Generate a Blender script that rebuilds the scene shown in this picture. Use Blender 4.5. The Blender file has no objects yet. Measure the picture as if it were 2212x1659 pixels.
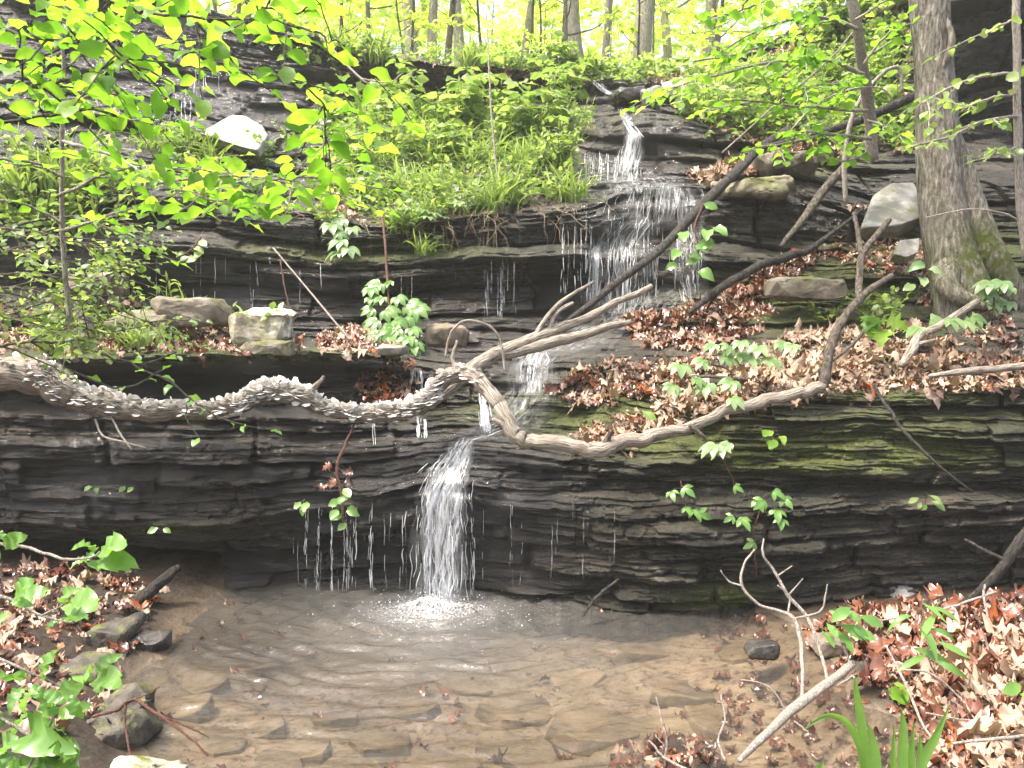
import bpy, bmesh, math, random
import numpy as np
from mathutils import Vector
random.seed(7); rng = np.random.default_rng(7)
S = bpy.context.scene; COL = S.collection
R = math.radians
# ---------------------------------------------------------------- camera model
TH = R(6.0); HC = 1.7; FD = 1840.0; CX, CY = 1106.0, 829.5
def W(x, y, d):
    """point on the sight line through measured picture position (x, y) at distance d"""
    a = (np.asarray(x, float) - CX) / FD; b = (CY - np.asarray(y, float)) / FD
    yy = math.cos(TH) + b * math.sin(TH); zz = -math.sin(TH) + b * math.cos(TH)
    s = np.asarray(d, float) / yy
    return np.stack([a * s, yy * s, HC + zz * s], -1)
def dz0(x, y, z=0.0):
    b = (CY - np.asarray(y, float)) / FD
    yy = math.cos(TH) + b * math.sin(TH); zz = -math.sin(TH) + b * math.cos(TH)
    return (z - HC) / zz * yy
def G(x, y, z=0.0): return W(x, y, dz0(x, y, z))
def proj(P):
    P = np.asarray(P); q = P - np.array([0, 0, HC])
    f = q[..., 1] * math.cos(TH) - q[..., 2] * math.sin(TH); u = q[..., 1] * math.sin(TH) + q[..., 2] * math.cos(TH)
    return np.stack([CX + FD * q[..., 0] / f, CY - FD * u / f, f], -1)
# ---------------------------------------------------------------- noise
def _h(ix, iy, s):
    n = (ix.astype(np.int64) * 374761393 + iy.astype(np.int64) * 668265263 + s * 974634777) & 0xffffffff
    n = ((n ^ (n >> 13)) * 1274126177) & 0xffffffff
    return ((n ^ (n >> 16)) & 0xffffff) / float(0xffffff)
def vn(x, y, s=0):
    x, y = np.broadcast_arrays(np.asarray(x, float), np.asarray(y, float))
    ix = np.floor(x); iy = np.floor(y); fx = x - ix; fy = y - iy
    fx = fx * fx * (3 - 2 * fx); fy = fy * fy * (3 - 2 * fy)
    a = _h(ix, iy, s); b = _h(ix + 1, iy, s); c = _h(ix, iy + 1, s); d = _h(ix + 1, iy + 1, s)
    return (a + (b - a) * fx) * (1 - fy) + (c + (d - c) * fx) * fy
def fbm(x, y, s=0, o=4, g=.5):
    t = 0; a = 1; n = 0
    for k in range(o): t = t + a * vn(x * 2 ** k + 13.7 * k, y * 2 ** k + 5.1 * k, s + k); n += a; a *= g
    return t / n * 2 - 1
def sm(a, b, x): t = np.clip((x - a) / (b - a), 0, 1); return t * t * (3 - 2 * t)
def inpoly(x, y, poly):
    x = np.asarray(x); y = np.asarray(y); r = np.zeros(x.shape, bool); n = len(poly)
    for i in range(n):
        x1, y1 = poly[i]; x2, y2 = poly[(i + 1) % n]
        if y1 == y2: continue
        c = ((y1 > y) != (y2 > y)) & (x < (x2 - x1) * (y - y1) / (y2 - y1) + x1); r ^= c
    return r
# ---------------------------------------------------------------- object helpers
def mk(name, V, F, mat, parent=None, smooth=False, attrs=None, uv=None):
    V = np.asarray(V, np.float32); me = bpy.data.meshes.new(name)
    if not isinstance(F, dict):
        dd = {}
        for f in F: dd.setdefault(len(f), []).append(f)
        F = dd
    F = {k: np.asarray(v, np.int32).reshape(-1, k) for k, v in F.items() if len(v)}
    if parent is not None: V = V - np.array(parent.location, np.float32)
    me.vertices.add(len(V)); me.vertices.foreach_set('co', V.ravel())
    nl = sum(v.size for v in F.values()); nf = sum(len(v) for v in F.values())
    me.loops.add(nl); me.polygons.add(nf)
    me.loops.foreach_set('vertex_index', np.concatenate([v.ravel() for v in F.values()]))
    tot = np.concatenate([np.full(len(v), k, np.int32) for k, v in F.items()])
    st = np.concatenate([[0], np.cumsum(tot)[:-1]]).astype(np.int32)
    me.polygons.foreach_set('loop_start', st)
    me.polygons.foreach_set('use_smooth', np.full(nf, smooth))
    me.update(calc_edges=True); me.validate()
    for k, a in (attrs or {}).items():
        at = me.attributes.new(k, 'FLOAT', 'POINT'); at.data.foreach_set('value', np.asarray(a, np.float32).ravel())
    if mat: me.materials.append(mat)
    o = bpy.data.objects.new(name, me); COL.objects.link(o)
    if parent is not None: o.parent = parent
    return o
def tag(o, label, cat, group=None, kind=None):
    if label: o['label'] = label
    if cat: o['category'] = cat; o['kind'] = 'thing'
    if group: o['group'] = group
    if kind: o['kind'] = kind
    return o
def thing(name, label, cat, loc=(0, 0, 0), group=None):
    o = bpy.data.objects.new(name, None); o.location = [float(v) for v in loc]; o.empty_display_size = .1
    COL.objects.link(o); return tag(o, label, cat, group)
def dup(root, loc, rz=0, sc=1.0, label=None, group=None):
    r = root.copy(); COL.objects.link(r); r.location = [float(v) for v in loc]; r.rotation_euler = (0, 0, rz); r.scale = (sc,) * 3
    if label: r['label'] = label
    if group: r['group'] = group
    for ch in list(root.children):
        c = ch.copy(); COL.objects.link(c); c.parent = r
        for g in ch.children:
            d = g.copy(); COL.objects.link(d); d.parent = c
    return r
class Acc:
    def __init__(s): s.V = []; s.F = {}; s.n = 0
    def add(s, V, F):
        V = np.asarray(V, float).reshape(-1, 3)
        if not isinstance(F, dict):
            dd = {}
            for f in F: dd.setdefault(len(f), []).append(f)
            F = dd
        for k, f in F.items():
            if len(f): s.F.setdefault(k, []).append(np.asarray(f).reshape(-1, k) + s.n)
        s.V.append(V); s.n += len(V)
    def build(s, name, mat, parent=None, smooth=False):
        if not s.V: return None
        return mk(name, np.concatenate(s.V), {k: np.concatenate(v) for k, v in s.F.items()}, mat, parent, smooth)
def unit(v): return v / np.maximum(np.linalg.norm(v, axis=-1, keepdims=True), 1e-9)
def spline(P, n):
    """Catmull-Rom through the rows of P (any width), n samples"""
    P = np.asarray(P, float)
    if len(P) == 2: t = np.linspace(0, 1, n)[:, None]; return P[0] * (1 - t) + P[1] * t
    Q = np.concatenate([[2 * P[0] - P[1]], P, [2 * P[-1] - P[-2]]])
    t = np.linspace(0, len(P) - 1, n); i = np.minimum(t.astype(int), len(P) - 2); f = (t - i)[:, None]
    a, b, c, d = Q[i], Q[i + 1], Q[i + 2], Q[i + 3]
    return .5 * (2 * b + (c - a) * f + (2 * a - 5 * b + 4 * c - d) * f * f + (3 * b - a - 3 * c + d) * f ** 3)
def tube(P, r, sides=7, rough=.12, sd=0, cap=True):
    P = np.asarray(P, float); n = len(P); r = np.broadcast_to(np.asarray(r, float), (n,))
    T = unit(np.gradient(P, axis=0)); ref = np.array([0.13, .31, .94])
    A = np.cross(T, ref); bad = np.linalg.norm(A, axis=1) < .2
    A[bad] = np.cross(T[bad], [1., 0, .1]); A = unit(A)
    for i in range(1, n):
        a = A[i - 1] - T[i] * np.dot(A[i - 1], T[i]); A[i] = a / max(np.linalg.norm(a), 1e-9)
    B = np.cross(T, A); th = np.arange(sides) * 2 * math.pi / sides
    L = np.concatenate([[0], np.cumsum(np.linalg.norm(np.diff(P, axis=0), axis=1))])
    rr = r[:, None] * (1 + rough * fbm((L / (np.mean(r) * 5 + 1e-4))[:, None] + sd * 7.3, np.cos(th)[None] * 1.3 + np.sin(th)[None] * .7 + sd, sd, 3) * 1.5)
    V = P[:, None] + rr[..., None] * (np.cos(th)[None, :, None] * A[:, None] + np.sin(th)[None, :, None] * B[:, None])
    i = np.arange(n - 1)[:, None] * sides; j = np.arange(sides)[None]; k = (j + 1) % sides
    F = {4: np.stack([i + j, i + k, i + sides + k, i + sides + j], -1).reshape(-1, 4)}
    V = V.reshape(-1, 3)
    if cap:
        V = np.concatenate([V, P[:1] - T[:1] * r[0] * .4, P[-1:] + T[-1:] * r[-1] * .5]); m = n * sides
        F[3] = np.concatenate([np.stack([np.full(sides, m), (np.arange(sides) + 1) % sides, np.arange(sides)], -1),
                               np.stack([np.full(sides, m + 1), (n - 1) * sides + np.arange(sides), (n - 1) * sides + (np.arange(sides) + 1) % sides], -1)])
    return V, F
def pl(pts, n=None, wob=0., sd=0):
    """picture-measured polyline [(x,y,d,rpx)] -> world points and radii"""
    pts = np.asarray(pts, float); n = n or max(6, 6 * len(pts))
    q = spline(pts, n); P = W(q[:, 0], q[:, 1], q[:, 2]); r = np.maximum(q[:, 3], .5) / FD * q[:, 2]
    if wob:
        t = np.arange(n) * .35
        P = P + wob * np.stack([fbm(t + sd, t * 0 + 1, sd), fbm(t + sd, t * 0 + 4, sd + 3), fbm(t + sd, t * 0 + 9, sd + 5)], -1)
    return P, r
def stamp(T, pos, X, N, s):
    """copies of a template (V,F) at pos with length axis X, normal N, size s"""
    V, F = T; pos = np.asarray(pos, float).reshape(-1, 3); n = len(pos)
    X = unit(np.broadcast_to(np.asarray(X, float), (n, 3))); N = np.broadcast_to(np.asarray(N, float), (n, 3))
    Y = unit(np.cross(N, X)); Z = np.cross(X, Y); s = np.broadcast_to(np.asarray(s, float), (n,))
    out = pos[:, None] + s[:, None, None] * (V[None, :, :1] * X[:, None] + V[None, :, 1:2] * Y[:, None] + V[None, :, 2:] * Z[:, None])
    off = (np.arange(n) * len(V))[:, None, None]
    return out.reshape(-1, 3), {k: (np.asarray(f)[None] + off).reshape(-1, k) for k, f in F.items()}
def leaf_t(prof, fold=.2, curl=.15, wav=0., tw=0., seed=0):
    """leaf template: rows (t, halfwidth), folded on the midrib, curled along its length"""
    rg = np.random.default_rng(seed); V = []; F4 = []
    n = len(prof)
    for i, (t, w) in enumerate(prof):
        z0 = -curl * (t - .35) ** 2 * 1.6; a = tw * (t - .4)
        for sgn in (-1, 0, 1):
            y = sgn * max(w, .004); z = abs(y) * fold + (wav * math.sin(t * 21 + sgn * 1.3 + seed) * abs(y) if sgn else 0) + (rg.normal() * wav * .12 if sgn else 0)
            V.append((t, y * math.cos(a) - z * math.sin(a), z0 + z * math.cos(a) + y * math.sin(a)))
    for i in range(n - 1):
        b = i * 3; F4 += [(b, b + 3, b + 4, b + 1), (b + 1, b + 4, b + 5, b + 2)]
    return np.array(V), {4: np.array(F4)}
OV = [(0, .0), (.08, .09), (.25, .24), (.45, .31), (.65, .28), (.83, .17), (.94, .07), (1, 0)]
LAN = [(0, .0), (.12, .05), (.35, .1), (.6, .1), (.82, .055), (1, 0)]
ELL = [(0, 0), (.15, .08), (.4, .2), (.6, .23), (.8, .15), (1, 0)]
OAK = [(0, .01), (.12, .03), (.2, .13), (.27, .08), (.36, .27), (.43, .24), (.47, .11), (.57, .36), (.65, .31), (.7, .14), (.8, .25), (.86, .17), (.9, .08), (1, .02)]
MAP = [(0, .01), (.1, .02), (.16, .3), (.22, .34), (.28, .2), (.36, .3), (.44, .46), (.5, .4), (.56, .2), (.68, .22), (.74, .28), (.8, .14), (.9, .09), (1, 0)]
WAV = [(t, w * (1 + .06 * math.sin(i * 2.4))) for i, (t, w) in enumerate(zip(np.linspace(0, 1, 17), np.interp(np.linspace(0, 1, 17), [p[0] for p in OV], [p[1] for p in OV])))]
T_WAV = [leaf_t([(t, w * .78) for t, w in WAV], .15 + .12 * k, .2 + .15 * k, .35, .35 * (k - 1), k) for k in range(4)]
T_OV = [leaf_t(OV, .18 + .1 * k, .1 + .12 * k, .22, .3 * (k - 1), k) for k in range(4)]
T_EL = [leaf_t(ELL, .2, .1 + .15 * k, .1, 0, k) for k in range(3)]
T_LAN = [leaf_t(LAN, .3, .25 * k + .1, .05, 0, k) for k in range(3)]
T_DEAD = [leaf_t(OAK if k % 3 else MAP, (-.5, .5, .25, .9, -.2, .6, .1, -.8)[k], (.7, -.5, .9, .25, -.9, .5, 1.3, -.2)[k], .5, (.5, -.8, 0, .9, -.4, 1.3, -1.2, .3)[k], k) for k in range(8)]
T_GREENMAP = [leaf_t(MAP, .2, .4, .2, .2, 3)]
def palm(seed=0, n=5, spread=1.25):
    V = []; F = []; c = 0
    for k in range(n):
        a = (k / (n - 1) - .5) * 2 * spread; l = 1 - .3 * abs(a / spread) ** 1.5
        v, f = leaf_t(ELL, .2, .35, .1, 0, seed + k); v = v * l
        ca, sa = math.cos(a), math.sin(a)
        V.append(np.stack([v[:, 0] * ca - v[:, 1] * sa, v[:, 0] * sa + v[:, 1] * ca, v[:, 2] - .12 * v[:, 0]], -1)); F.append(f[4] + c); c += len(v)
    return np.concatenate(V), {4: np.concatenate(F)}
T_PALM = [palm(k) for k in range(3)]; T_TRI = [palm(9 + k, 3, .95) for k in range(2)]
def blade_t(bend, w=.02, n=7):
    V = []; F = []
    for i in range(n):
        t = i / (n - 1); a = bend * t
        x = t * math.sin(a) if bend else 0; z = t * math.cos(a * .75)
        ww = w * (1 - t ** 2.2) * (.55 + .9 * min(t * 3, 1)) + .0008
        V += [(x, -ww, z + ww * .4), (x, 0, z), (x, ww, z + ww * .4)]
    for i in range(n - 1):
        b = i * 3; F += [(b, b + 1, b + 4, b + 3), (b + 1, b + 2, b + 5, b + 4)]
    return np.array(V), {4: np.array(F)}
T_BLADE = [blade_t(b) for b in (.3, .8, 1.3, 1.8)]
def rdir(n, up=0., g=rng):
    v = g.normal(size=(n, 3)); v[:, 2] = v[:, 2] * .45 + up; return unit(v)
UP = np.array([0, 0, 1.])
# ---------------------------------------------------------------- node helpers
def mat(name):
    m = bpy.data.materials.new(name); m.use_nodes = True; m.node_tree.nodes.clear()
    return m, m.node_tree.nodes, m.node_tree.links
class NB:
    def __init__(s, name): s.m, s.n, s.l = mat(name)
    def N(s, t, **k):
        nd = s.n.new(t)
        for a, b in k.items():
            if a.startswith('i_'): nd.inputs[a[2:].replace('_', ' ')].default_value = b
            else: setattr(nd, a, b)
        return nd
    def L(s, a, b): s.l.new(a, b)
    def noise(s, scale, detail=4, vec=None, rough=.55):
        nd = s.N('ShaderNodeTexNoise'); nd.inputs['Scale'].default_value = scale; nd.inputs['Detail'].default_value = detail; nd.inputs['Roughness'].default_value = rough
        if vec is not None: s.L(vec, nd.inputs['Vector'])
        return nd.outputs['Fac']
    def ramp(s, fac, stops):
        nd = s.N('ShaderNodeValToRGB'); e = nd.color_ramp.elements
        while len(e) < len(stops): e.new(.5)
        for q, (p, c) in zip(e, stops): q.position = p; q.color = (c, c, c, 1) if np.isscalar(c) else (*c, 1)
        s.L(fac, nd.inputs[0]); return nd.outputs[0]
    def mix(s, f, a, b, blend='MIX'):
        nd = s.N('ShaderNodeMix', data_type='RGBA', blend_type=blend)
        for sock, v in ((nd.inputs[0], f), (nd.inputs[6], a), (nd.inputs[7], b)):
            if hasattr(v, 'links'): s.L(v, sock)
            elif np.isscalar(v): sock.default_value = v
            else: sock.default_value = (*v, 1)
        return nd.outputs[2]
    def math(s, op, a, b=0., clamp=False):
        nd = s.N('ShaderNodeMath', operation=op, use_clamp=clamp)
        for sock, v in ((nd.inputs[0], a), (nd.inputs[1], b)):
            if hasattr(v, 'links'): s.L(v, sock)
            else: sock.default_value = v
        return nd.outputs[0]
    def coord(s, sc=(1, 1, 1), which='Object'):
        tc = s.N('ShaderNodeTexCoord'); mp = s.N('ShaderNodeMapping'); mp.inputs['Scale'].default_value = sc
        s.L(tc.outputs[which], mp.inputs['Vector']); return mp.outputs['Vector']
    def attr(s, name): return s.N('ShaderNodeAttribute', attribute_name=name).outputs['Fac']
    def bump(s, h, st=.3, dist=.02, nrm=None):
        nd = s.N('ShaderNodeBump'); nd.inputs['Strength'].default_value = st; nd.inputs['Distance'].default_value = dist
        s.L(h, nd.inputs['Height'])
        if nrm is not None: s.L(nrm, nd.inputs['Normal'])
        return nd.outputs['Normal']
    def bsdf(s, col, rough=.6, nrm=None, spec=.5, coat=0.):
        p = s.N('ShaderNodeBsdfPrincipled')
        for k, v in (('Base Color', col), ('Roughness', rough), ('Specular IOR Level', spec), ('Coat Weight', coat)):
            if hasattr(v, 'links'): s.L(v, p.inputs[k])
            elif np.isscalar(v): p.inputs[k].default_value = v
            else: p.inputs[k].default_value = (*v, 1)
        if nrm is not None: s.L(nrm, p.inputs['Normal'])
        return p
    def out(s, sh):
        o = s.N('ShaderNodeOutputMaterial'); s.L(sh, o.inputs['Surface']); return s.m
def leaf_mat(name, cols, trans=.45, tcol=1.6, rough=.42, spec=.45):
    b = NB(name); ri = b.N('ShaderNodeNewGeometry').outputs['Random Per Island']
    n = len(cols); c = b.ramp(ri, [(i / max(n - 1, 1), q) for i, q in enumerate(cols)])
    c = b.mix(.5, c, b.mix(b.noise(25, 2, b.coord()), (.6, .62, .5), (1.35, 1.3, 1.25)), 'MULTIPLY')
    p = b.bsdf(c, rough, None, spec)
    t = b.N('ShaderNodeBsdfTranslucent'); tc = b.mix(1.0, c, (tcol * .98, tcol, tcol * .5), 'MULTIPLY'); b.L(tc, t.inputs['Color'])
    mx = b.N('ShaderNodeMixShader'); mx.inputs[0].default_value = trans; b.L(p.outputs[0], mx.inputs[1]); b.L(t.outputs[0], mx.inputs[2])
    return b.out(mx.outputs[0])
def grain(P, r, sides):
    """coordinates along and round a limb, so that bark fibres follow it"""
    n = len(P); r = np.broadcast_to(r, (n,)); L = np.concatenate([[0], np.cumsum(np.linalg.norm(np.diff(P, axis=0), axis=1))]); th = np.arange(sides) * 2 * math.pi / sides
    f = lambda a, e: np.concatenate([a.ravel(), e])
    return {'gl': f(np.repeat(L[:, None], sides, 1), [0, L[-1]]), 'ga': f(r[:, None] * np.cos(th), [0, 0]), 'gb': f(r[:, None] * np.sin(th), [0, 0])}
def bark_mat(name, c1, c2, c3, rough=.8, sc=1., mossy=0., along=False):
    b = NB(name); v = b.coord((9 * sc, 9 * sc, 2.2 * sc))
    if along:
        cv = b.N('ShaderNodeCombineXYZ')
        for q, (k, s_) in enumerate((('ga', 22.), ('gb', 22.), ('gl', 2.6))): b.L(b.math('MULTIPLY', b.attr(k), s_ * sc), cv.inputs[q])
        v = cv.outputs[0]
    n1 = b.noise(4, 6, v, .65); n2 = b.noise(3, 3, b.coord())
    c = b.mix(b.ramp(n2, [(.4, 0.), (.66, .55)]), b.ramp(n1, [(.36, c1), (.5, c2), (.62, c3)]), c2)
    h = b.ramp(n1, [(.3, 0.), (.65, 1.)])
    if mossy:
        c = b.mix(b.math('MULTIPLY', b.attr('moss'), b.ramp(b.noise(14, 5, b.coord()), [(.3, 0.), (.55, 1.)])), c, (.07, .09, .012))
    return b.out(b.bsdf(c, rough, b.bump(h, .9, .03 / sc), .3).outputs[0])
# ---------------------------------------------------------------- materials
def rock_material():
    b = NB('wet_shale'); tc = b.coord()
    lay = b.coord((.5, .5, 9)); lay2 = b.coord((1.6, 1.6, 34))
    n1 = b.noise(3.0, 6, lay, .62); n2 = b.noise(3.0, 4, lay2, .6); n3 = b.noise(2.2, 5, tc); n4 = b.noise(38, 4, tc, .7)
    col = b.ramp(n1, [(.3, (.005, .005, .0048)), (.44, (.016, .015, .0132)), (.56, (.042, .038, .032)), (.7, (.125, .112, .092))])
    col = b.mix(b.ramp(n3, [(.45, 0.), (.62, .75)]), col, b.ramp(n2, [(.35, (.009, .0085, .0075)), (.65, (.062, .050, .036))]))
    col = b.mix(1., col, b.ramp(b.noise(1.1, 4, b.coord((1, 1, 1.8)), .6), [(.32, (.55, .55, .58)), (.5, (1., .97, .92)), (.68, (1.7, 1.6, 1.45))]), 'MULTIPLY')
    col = b.mix(b.math('MULTIPLY', b.attr('dry'), .9), col, b.ramp(n4, [(.3, (.12, .11, .09)), (.7, (.27, .25, .21))]))
    mo = b.math('MULTIPLY', b.attr('moss'), b.ramp(b.noise(7, 6, b.coord((1, 1, 2.2)), .68), [(.33, 0.), (.5, 1.)]), True)
    col = b.mix(b.math('MULTIPLY', mo, .85), col, b.ramp(b.noise(60, 3, tc), [(.3, (.06, .085, .008)), (.7, (.25, .30, .035))]))
    soil = b.ramp(b.noise(22, 5, tc), [(.3, (.03, .02, .013)), (.6, (.10, .07, .045)), (.8, (.17, .12, .08))])
    col = b.mix(b.attr('soil'), col, soil)
    wet = b.attr('wet')
    rough = b.math('SUBTRACT', b.math('ADD', .56, b.math('MULTIPLY', b.attr('soil'), .3)), b.math('MULTIPLY', wet, .52))
    rough = b.math('ADD', rough, b.math('MULTIPLY', mo, .3), True)
    h = b.math('ADD', b.math('MULTIPLY', n2, 1.2), b.math('ADD', n4, b.math('MULTIPLY', b.noise(120, 3, tc), .5)))
    h = b.math('ADD', h, b.math('MULTIPLY', mo, b.math('MULTIPLY', b.noise(150, 3, tc), 2.)))
    p = b.bsdf(col, rough, b.bump(h, 1., .035), b.math('ADD', .45, b.math('MULTIPLY', wet, .55)), b.math('MULTIPLY', wet, .9, True))
    p.inputs['Coat Roughness'].default_value = .1; b.L(b.bump(b.math('ADD', b.noise(70, 3, b.coord((1, 1, 1.6)), .6), b.math('MULTIPLY', n2, .8)), 1., .03), p.inputs['Coat Normal'])
    return b.out(p.outputs[0])
def bed_material():
    b = NB('stream_bed'); tc = b.coord()
    v = b.N('ShaderNodeTexVoronoi'); v.inputs['Scale'].default_value = 5.5; v.inputs['Randomness'].default_value = 1; b.L(b.mix(.35, tc, b.N('ShaderNodeTexNoise').outputs['Color']), v.inputs['Vector'])
    n = b.noise(6, 6, tc, .65); n2 = b.noise(1.6, 3, tc); n3 = b.noise(26, 4, tc, .6)
    sand = b.ramp(n, [(.3, (.14, .105, .07)), (.5, (.26, .20, .135)), (.7, (.36, .285, .195))])
    peb = b.ramp(v.outputs['Color'], [(.2, (.075, .06, .04)), (.55, (.21, .16, .095)), (.85, (.14, .09, .05))])
    c = b.mix(b.ramp(n2, [(.42, 0.), (.6, .8)]), sand, peb)
    c = b.mix(b.ramp(n3, [(.52, 0.), (.66, .85)]), c, (.06, .035, .02))
    soil = b.ramp(n3, [(.3, (.012, .009, .007)), (.6, (.035, .025, .018)), (.8, (.08, .058, .042))])
    c = b.mix(b.attr('soil'), c, soil)
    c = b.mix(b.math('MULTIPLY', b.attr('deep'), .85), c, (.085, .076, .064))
    return b.out(b.bsdf(c, .6, b.bump(n3, .6, .02), .35).outputs[0])
def water_material():
    b = NB('pool_water'); tc = b.coord((1, 1.6, 1))
    t = b.N('ShaderNodeBsdfTransparent'); t.inputs['Color'].default_value = (.78, .75, .70, 1)
    d = b.N('ShaderNodeBsdfDiffuse'); d.inputs['Color'].default_value = (.37, .36, .335, 1)  # grey diffuse is cloudy water plus a painted sky sheen
    m0 = b.N('ShaderNodeMixShader'); b.L(b.attr('murk_sheen'), m0.inputs[0]); b.L(t.outputs[0], m0.inputs[1]); b.L(d.outputs[0], m0.inputs[2])
    nr = b.bump(b.math('ADD', b.noise(9, 3, tc), b.math('MULTIPLY', b.noise(30, 2, tc), .3)), .5, .03)
    g = b.N('ShaderNodeBsdfGlossy'); g.inputs['Roughness'].default_value = .07; b.L(nr, g.inputs['Normal'])
    f = b.N('ShaderNodeFresnel'); f.inputs['IOR'].default_value = 1.4; b.L(nr, f.inputs['Normal'])
    m = b.N('ShaderNodeMixShader'); b.L(f.outputs[0], m.inputs[0]); b.L(m0.outputs[0], m.inputs[1]); b.L(g.outputs[0], m.inputs[2])
    return b.out(m.outputs[0])
def fall_material(name, opac=.5, c=(.82, .85, .88)):
    b = NB(name); p = b.bsdf(c, .18, None, .8)
    tl = b.N('ShaderNodeBsdfTranslucent'); tl.inputs['Color'].default_value = (*c, 1)
    m1 = b.N('ShaderNodeMixShader'); m1.inputs[0].default_value = .4; b.L(p.outputs[0], m1.inputs[1]); b.L(tl.outputs[0], m1.inputs[2])
    t = b.N('ShaderNodeBsdfTransparent'); m = b.N('ShaderNodeMixShader')
    fac = b.ramp(b.noise(1, 4, b.coord((70, 70, 70) if name == 'white_foam' else (55, 55, 7)), .7), [(.38, max(opac - .5, .0)), (.64, min(opac + .4, 1.))])
    b.L(fac, m.inputs[0]); b.L(t.outputs[0], m.inputs[1]); b.L(m1.outputs[0], m.inputs[2])
    return b.out(m.outputs[0])
def stone_material(name, c1, c2, c3, lichen=None, moss=0., rough=.75, sc=6):
    b = NB(name); tc = b.coord(); n = b.noise(sc, 6, tc, .65); n2 = b.noise(sc * .6, 4, tc, .6); n3 = b.noise(sc * 9, 3, tc)
    c = b.ramp(n, [(.32, c1), (.5, c2), (.68, c3)])
    if lichen: c = b.mix(b.ramp(n2, [(.5, 0.), (.58, 1.)]), c, lichen)
    if moss:
        z = b.N('ShaderNodeSeparateXYZ'); b.L(b.N('ShaderNodeNewGeometry').outputs['Normal'], z.inputs[0])
        mk_ = b.math('MULTIPLY', b.ramp(z.outputs[2], [(.1, .25), (.7, 1.)]), b.ramp(b.noise(sc * 1.3, 5, tc, .65), [(.62 - .25 * moss, 0.), (.72 - .2 * moss, 1.)]))
        c = b.mix(mk_, c, b.ramp(n3, [(.3, (.05, .06, .01)), (.7, (.15, .17, .03))]))
    h = b.math('ADD', n, b.math('MULTIPLY', n3, .35))
    return b.out(b.bsdf(c, rough, b.bump(h, .7, .02), .4).outputs[0])
def dead_leaf_mat(name, cols, rough=.55, spec=.4):
    return leaf_mat(name, cols, .12, 1.2, rough, spec)
def flow_material(name, opac, scu=70., scv=5.):
    b = NB(name); cv = b.N('ShaderNodeCombineXYZ'); b.L(b.math('MULTIPLY', b.attr('su'), scu), cv.inputs[0]); b.L(b.math('MULTIPLY', b.attr('sv'), scv), cv.inputs[1]); b.L(b.attr('sd'), cv.inputs[2])
    n = b.noise(1., 5, cv.outputs[0], .62); a = b.math('MULTIPLY', b.ramp(n, [(.40, 0.), (.53, opac * .5), (.68, min(opac * 1.5, 1.))]), b.attr('fade'), True)
    p = b.bsdf((.86, .88, .90), .2, b.bump(n, .5, .02), .8); tl = b.N('ShaderNodeBsdfTranslucent'); tl.inputs['Color'].default_value = (.86, .88, .90, 1)
    m1 = b.N('ShaderNodeMixShader'); m1.inputs[0].default_value = .45; b.L(p.outputs[0], m1.inputs[1]); b.L(tl.outputs[0], m1.inputs[2])
    t = b.N('ShaderNodeBsdfTransparent'); m = b.N('ShaderNodeMixShader'); b.L(a, m.inputs[0]); b.L(t.outputs[0], m.inputs[1]); b.L(m1.outputs[0], m.inputs[2])
    return b.out(m.outputs[0])
M = {}
M['flow'] = flow_material('falling_water_sheet', .95); M['veil'] = flow_material('falling_water_veil', .42, 90., 4.); M['thin'] = flow_material('thin_water_film', .4, 55, 9)
M['rock'] = rock_material(); M['bed'] = bed_material(); M['water'] = water_material()
M['fall'] = fall_material('falling_water', .5); M['film'] = fall_material('water_film', .16); M['foam'] = fall_material('white_foam', .5, (.9, .92, .94)); M['drop'] = fall_material('drips', .42)
M['lime'] = leaf_mat('lime_leaf', [(.075, .17, .02), (.12, .25, .03), (.17, .32, .04), (.25, .39, .06)], .6, 2.1)
M['mid'] = leaf_mat('green_leaf', [(.075, .14, .04), (.14, .215, .065), (.21, .29, .10), (.30, .38, .17)], .45, 1.9, .36)
M['pale'] = leaf_mat('pale_sheen_leaf', [(.13, .23, .09), (.19, .29, .12), (.26, .36, .18)], .38, 1.6, .3, .6)  # base colour lightened to stand in for sky sheen on the leaves
M['fresh'] = leaf_mat('fresh_leaf', [(.10, .22, .045), (.14, .28, .06), (.18, .33, .08)], .42, 1.7, .28, .7)
M['grass'] = leaf_mat('grass_blade', [(.12, .19, .045), (.18, .26, .07), (.27, .34, .13)], .42, 1.8)
M['straw'] = leaf_mat('dry_grass', [(.22, .17, .10), (.30, .24, .15)], .2, 1.2, .7)
M['far'] = leaf_mat('hazed_canopy_leaf', [(.25, .36, .08), (.35, .45, .11), (.44, .52, .16), (.52, .57, .25)], .65, 2.0)  # leaf tones washed pale to put distance haze into the colour
M['dry_leaf'] = dead_leaf_mat('dry_dead_leaf', [(.12, .072, .052), (.23, .15, .11), (.33, .235, .18), (.42, .32, .255), (.28, .18, .125)], .6)
M['wet_leaf'] = dead_leaf_mat('wet_dead_leaf', [(.04, .014, .010), (.09, .030, .020), (.14, .05, .03), (.22, .085, .045), (.16, .085, .06)], .22, .8)
M['red_leaf'] = dead_leaf_mat('orange_dead_leaf', [(.22, .06, .02), (.30, .09, .03)], .4)
M['bark'] = bark_mat('grey_bark', (.05, .045, .036), (.20, .18, .145), (.40, .37, .31), .85, 1.4, .8)
M['barkd'] = bark_mat('dark_bark', (.015, .013, .011), (.045, .04, .034), (.09, .08, .068), .7, 1.3)
M['barkm'] = bark_mat('brown_bark', (.04, .032, .024), (.11, .092, .07), (.20, .17, .135), .8, 1.4)
M['barkp'] = bark_mat('bleached_wood', (.10, .08, .06), (.36, .31, .25), (.62, .56, .48), .8, 1.6, 0., True)
M['twig'] = bark_mat('pale_twig', (.16, .13, .11), (.33, .29, .25), (.48, .44, .40), .7, 4.)
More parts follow.
